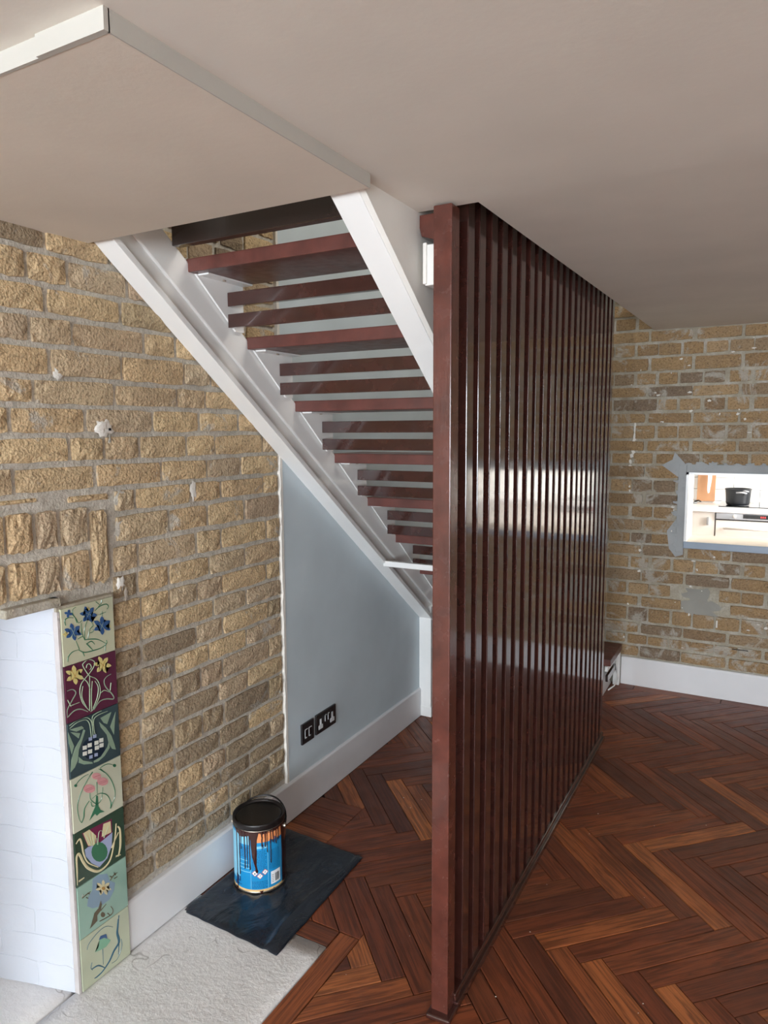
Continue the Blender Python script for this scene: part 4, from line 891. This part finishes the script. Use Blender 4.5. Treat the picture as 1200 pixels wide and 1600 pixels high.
for (t_, colr, ii), items in groups.items():
    bm = bmesh.new(); X = .008+lay[colr]*.7
    zlo, zhi = TZ-TH*(t_+1)+.001, TZ-TH*t_-.001
    def V(y_, z_, x_=X): return bm.verts.new((x_, min(max(y_, TY0+.001), TY1-.001), min(max(z_, zlo), zhi)))
    for kd, w_, pts in items:
        P = [(a*1e-4, b*1e-4) for a, b in pts]
        if kd == 'p':
            top = [V(a, b) for a, b in P]
            try: f = bm.faces.new(top)
            except ValueError: continue
            base = [V(a, b, .0078) for a, b in P]
            for i in range(len(P)):
                bm.faces.new((top[i], base[i], base[(i+1) % len(P)], top[(i+1) % len(P)]))
        else:
            P = catmull(P, 5); hw = w_*1e-4/2; rows = []
            for i, (a, b) in enumerate(P):
                tx, tz = P[min(i+1, len(P)-1)][0]-P[max(i-1, 0)][0], P[min(i+1, len(P)-1)][1]-P[max(i-1, 0)][1]
                L_ = math.hypot(tx, tz) or 1; nx_, nz_ = -tz/L_, tx/L_
                q = hw*(.55+.45*math.sin(math.pi*min(1, (i+1)/len(P)*1.15))) if w_ > 20 else hw
                rows.append([V(a+nx_*q*1.0, b+nz_*q, .0078), V(a+nx_*q*.55, b+nz_*q*.55), V(a-nx_*q*.55, b-nz_*q*.55), V(a-nx_*q, b-nz_*q, .0078)])
            for a, b in zip(rows, rows[1:]):
                for i in range(3): bm.faces.new((a[i], a[i+1], b[i+1], b[i]))
    bmesh.ops.triangulate(bm, faces=[f for f in bm.faces if len(f.verts) > 4], ngon_method='EAR_CLIP')
    o = fin(names[colr] if ii >= 0 or colr in ('green', 'pale', 'teal', 'umber', 'sage', 'rose') else names[colr], bm, M['g_'+colr], tiles[t_])
    if ii < 0: o['kind'] = 'stuff'

# ================================================================== KITCHEN BEYOND THE HATCH
KY = 6.42
kf = box('floor_kitchen', -.5, 3.7, D+.30, KY, -.06, 0, M['parquet']); ka_ = kf.data.attributes.new('grain', 'FLOAT_VECTOR', 'POINT')
for v_ in kf.data.vertices: ka_.data[v_.index].vector = v_.co
struct(kf, 'kitchen floor beyond the hatch', 'floor')
kc = box('ceiling_kitchen', -.5, 3.7, D+.30, KY+.2, 2.35, 2.5, M['wall_white']); struct(kc, 'white kitchen ceiling', 'ceiling')
kw = bpy.data.objects.new('wall_kitchen', None); C.objects.link(kw); struct(kw, 'kitchen wall of large white gloss tiles', 'wall')
box('wall_base', -.5, 3.7, KY+.008, KY+.2, 0, 2.4, M['cement_blue'], kw)
box('wall_left_side', -.6, -.5, D+.3, KY+.2, 0, 2.4, M['wall_white'], kw)
x = 1.2977-.1928*6
while x < 3.0:
    z_ = 1.004-.096
    while z_ < 1.95:
        box('wall_tile', x+.0022, x+.1928-.0022, KY, KY+.012, z_+.0022, z_+.096-.0022, M['k_white'], kw, .0012, 1); z_ += .096
    x += .1928
def cabinet(name, x0, x1, lab, handle=True):
    t = thing(name, lab, 'cabinet', (x0, 5.84, 0))
    w_ = x1-x0
    box('carcass', 0, w_, .02, .56, .10, .875, M['k_white'], t)
    box('plinth', 0, w_, .06, .08, 0, .10, M['k_white'], t)
    d_ = box('door', .002, w_-.002, 0, .02, .105, .872, M['k_white'], t, .0015)
    if handle:
        box('handle', w_-.055, w_-.040, -.022, 0, .775, .835, M['steel'], d_, .003)
    return t
cabinet('base_cabinet', .60, 1.205, 'white kitchen base cabinet left of the oven with a small steel handle')
cabinet('base_cabinet', 1.815, 2.42, 'white kitchen base cabinet right of the oven')
ov = thing('oven', 'white built-in oven with a steel control panel and black display, seen through the hatch', 'oven', (1.21, 5.84, 0))
box('housing', 0, .60, .02, .56, .10, .875, M['k_white'], ov)
p_ = box('control_panel', .002, .598, -.012, .02, .832, .906-.032, M['steel'], ov, .002)
p2 = box('control_panel', .002, .598, -.014, -.0, .826, .906-.034, M['steel'], ov, .002)
bm = bmesh.new(); lathe(bm, [(.013, 0), (.0135, .014), (.011, .020)], n=20)
bmesh.ops.transform(bm, matrix=Matrix.Translation((.128, -.014, .852)) @ Matrix.Rotation(math.pi/2, 4, 'X'), verts=bm.verts)
fin('knob', bm, M['k_white'], ov, True)
dd = box('display', .185, .46, -.017, -.012, .838, .868, M['black_gloss'], ov)
for j in range(3):
    xx = .300+.013*j
    for a, b, c, d_ in ((0, .007, .0125, .0137), (0, .007, .0075, .0087), (0, .007, .0025, .0037), (0, .0012, .003, .0135), (.0058, .007, .003, .0135)):
        box('digit', xx+a, xx+b, -.0182, -.0168, .838+c+.006, .838+d_+.006, M['led'], dd)
box('shadow_gap', .002, .598, -.010, .0, .818, .826, M['black_gloss'], ov)
box('oven_door', .002, .598, -.004, .02, .20, .817, M['k_white'], ov, .002)
bm = bmesh.new(); tube(bm, [(.06, -.04, .76), (.54, -.04, .76)], .008); tube(bm, [(.07, -.04, .76), (.07, 0, .76)], .005); tube(bm, [(.53, -.04, .76), (.53, 0, .76)], .005)
fin('oven_handle', bm, M['k_white'], ov, True)
box('plinth', 0, .60, .06, .08, 0, .10, M['k_white'], ov)
wt = box('worktop', .20, 2.60, 5.815, KY, .875, .908, M['k_top'], None, .003); tag(wt, 'white worktop running along the tiled kitchen wall', 'worktop')
hb = thing('hob', 'flat black glass hob set on the white worktop', 'hob', (1.22, 5.93, .908))
box('glass_top', 0, .58, 0, .46, 0, .006, M['hob'], hb, .0015)
for cx_, cy_, r_ in ((.14, .14, .07), (.44, .14, .09), (.14, .33, .09), (.44, .33, .07)):
    bm = bmesh.new(); lathe(bm, [(r_, .0061), (r_, .0066), (r_-.003, .0066), (r_-.003, .0061)], cx_, cy_, 32, cap=False); fin('cooking_zone', bm, M['steel'], hb)
pn = thing('saucepan', 'dark grey saucepan on the left front ring of the black hob', 'saucepan', (1.345, 6.07, .9147))
bm = bmesh.new(); lathe(bm, [(.060, .0), (.078, .003), (.084, .02), (.091, .118), (.093, .122), (.089, .122), (.086, .116), (.078, .010), (.01, .008)], n=40); fin('body', bm, M['pan'], pn, True)
bm = bmesh.new(); lathe(bm, [(.093, .120), (.0955, .124), (.093, .128), (.088, .124)], n=40, cap=False); fin('rim', bm, M['pan'], pn, True)
bm = bmesh.new(); tube(bm, [(.045, -.082, .085), (.06, -.115, .10), (.03, -.14, .108), (-.01, -.135, .104)], .006); tube(bm, [(.02, -.088, .10), (.05, -.115, .118), (.075, -.10, .112)], .005); fin('handle', bm, M['steel'], pn, True)
cb = thing('chopping_board', 'orange toned wooden board leaning on the white tiles left of the saucepan', 'chopping board', (1.03, 6.335, .909))
bm = bmesh.new(); prism(bm, [(0, 0), (.128, 0), (.136, .008), (.136, .33), (.128, .34), (0, .34)], 'y', 0, .018, .002); fin('board', bm, M['board'], cb)
cb.rotation_euler = (-.17, 0, 0)
ru = thing('kitchen_towel', 'white paper hanging over the front of the wooden board', 'paper', (1.108, 6.318, .975))
bm = bmesh.new(); prism(bm, [(0, .03), (.006, .0), (.018, .008), (.030, .12), (.034, .26), (0, .26)], 'y', 0, .003); fin('paper', bm, M['k_white'], ru); ru.rotation_euler = (-.17, 0, 0)
sp = thing('serving_spoon', 'small steel spoon lying on the worktop in front of the board', 'spoon', (1.03, 6.12, .9085))
bm = bmesh.new(); lathe(bm, [(.022, .0), (.028, .010), (.026, .011), (.018, .003)], 0, 0, 20); fin('bowl', bm, M['steel'], sp, True)
bm = bmesh.new(); tube(bm, [(.026, 0, .009), (.07, .03, .012), (.13, .08, .006)], .003); fin('handle', bm, M['steel'], sp, True)
bm = bmesh.new(); tube(bm, [(0, .03, .012), (.03, .05, .02), (.05, .02, .012)], .006); fin('tip', bm, M['pan'], sp, True)
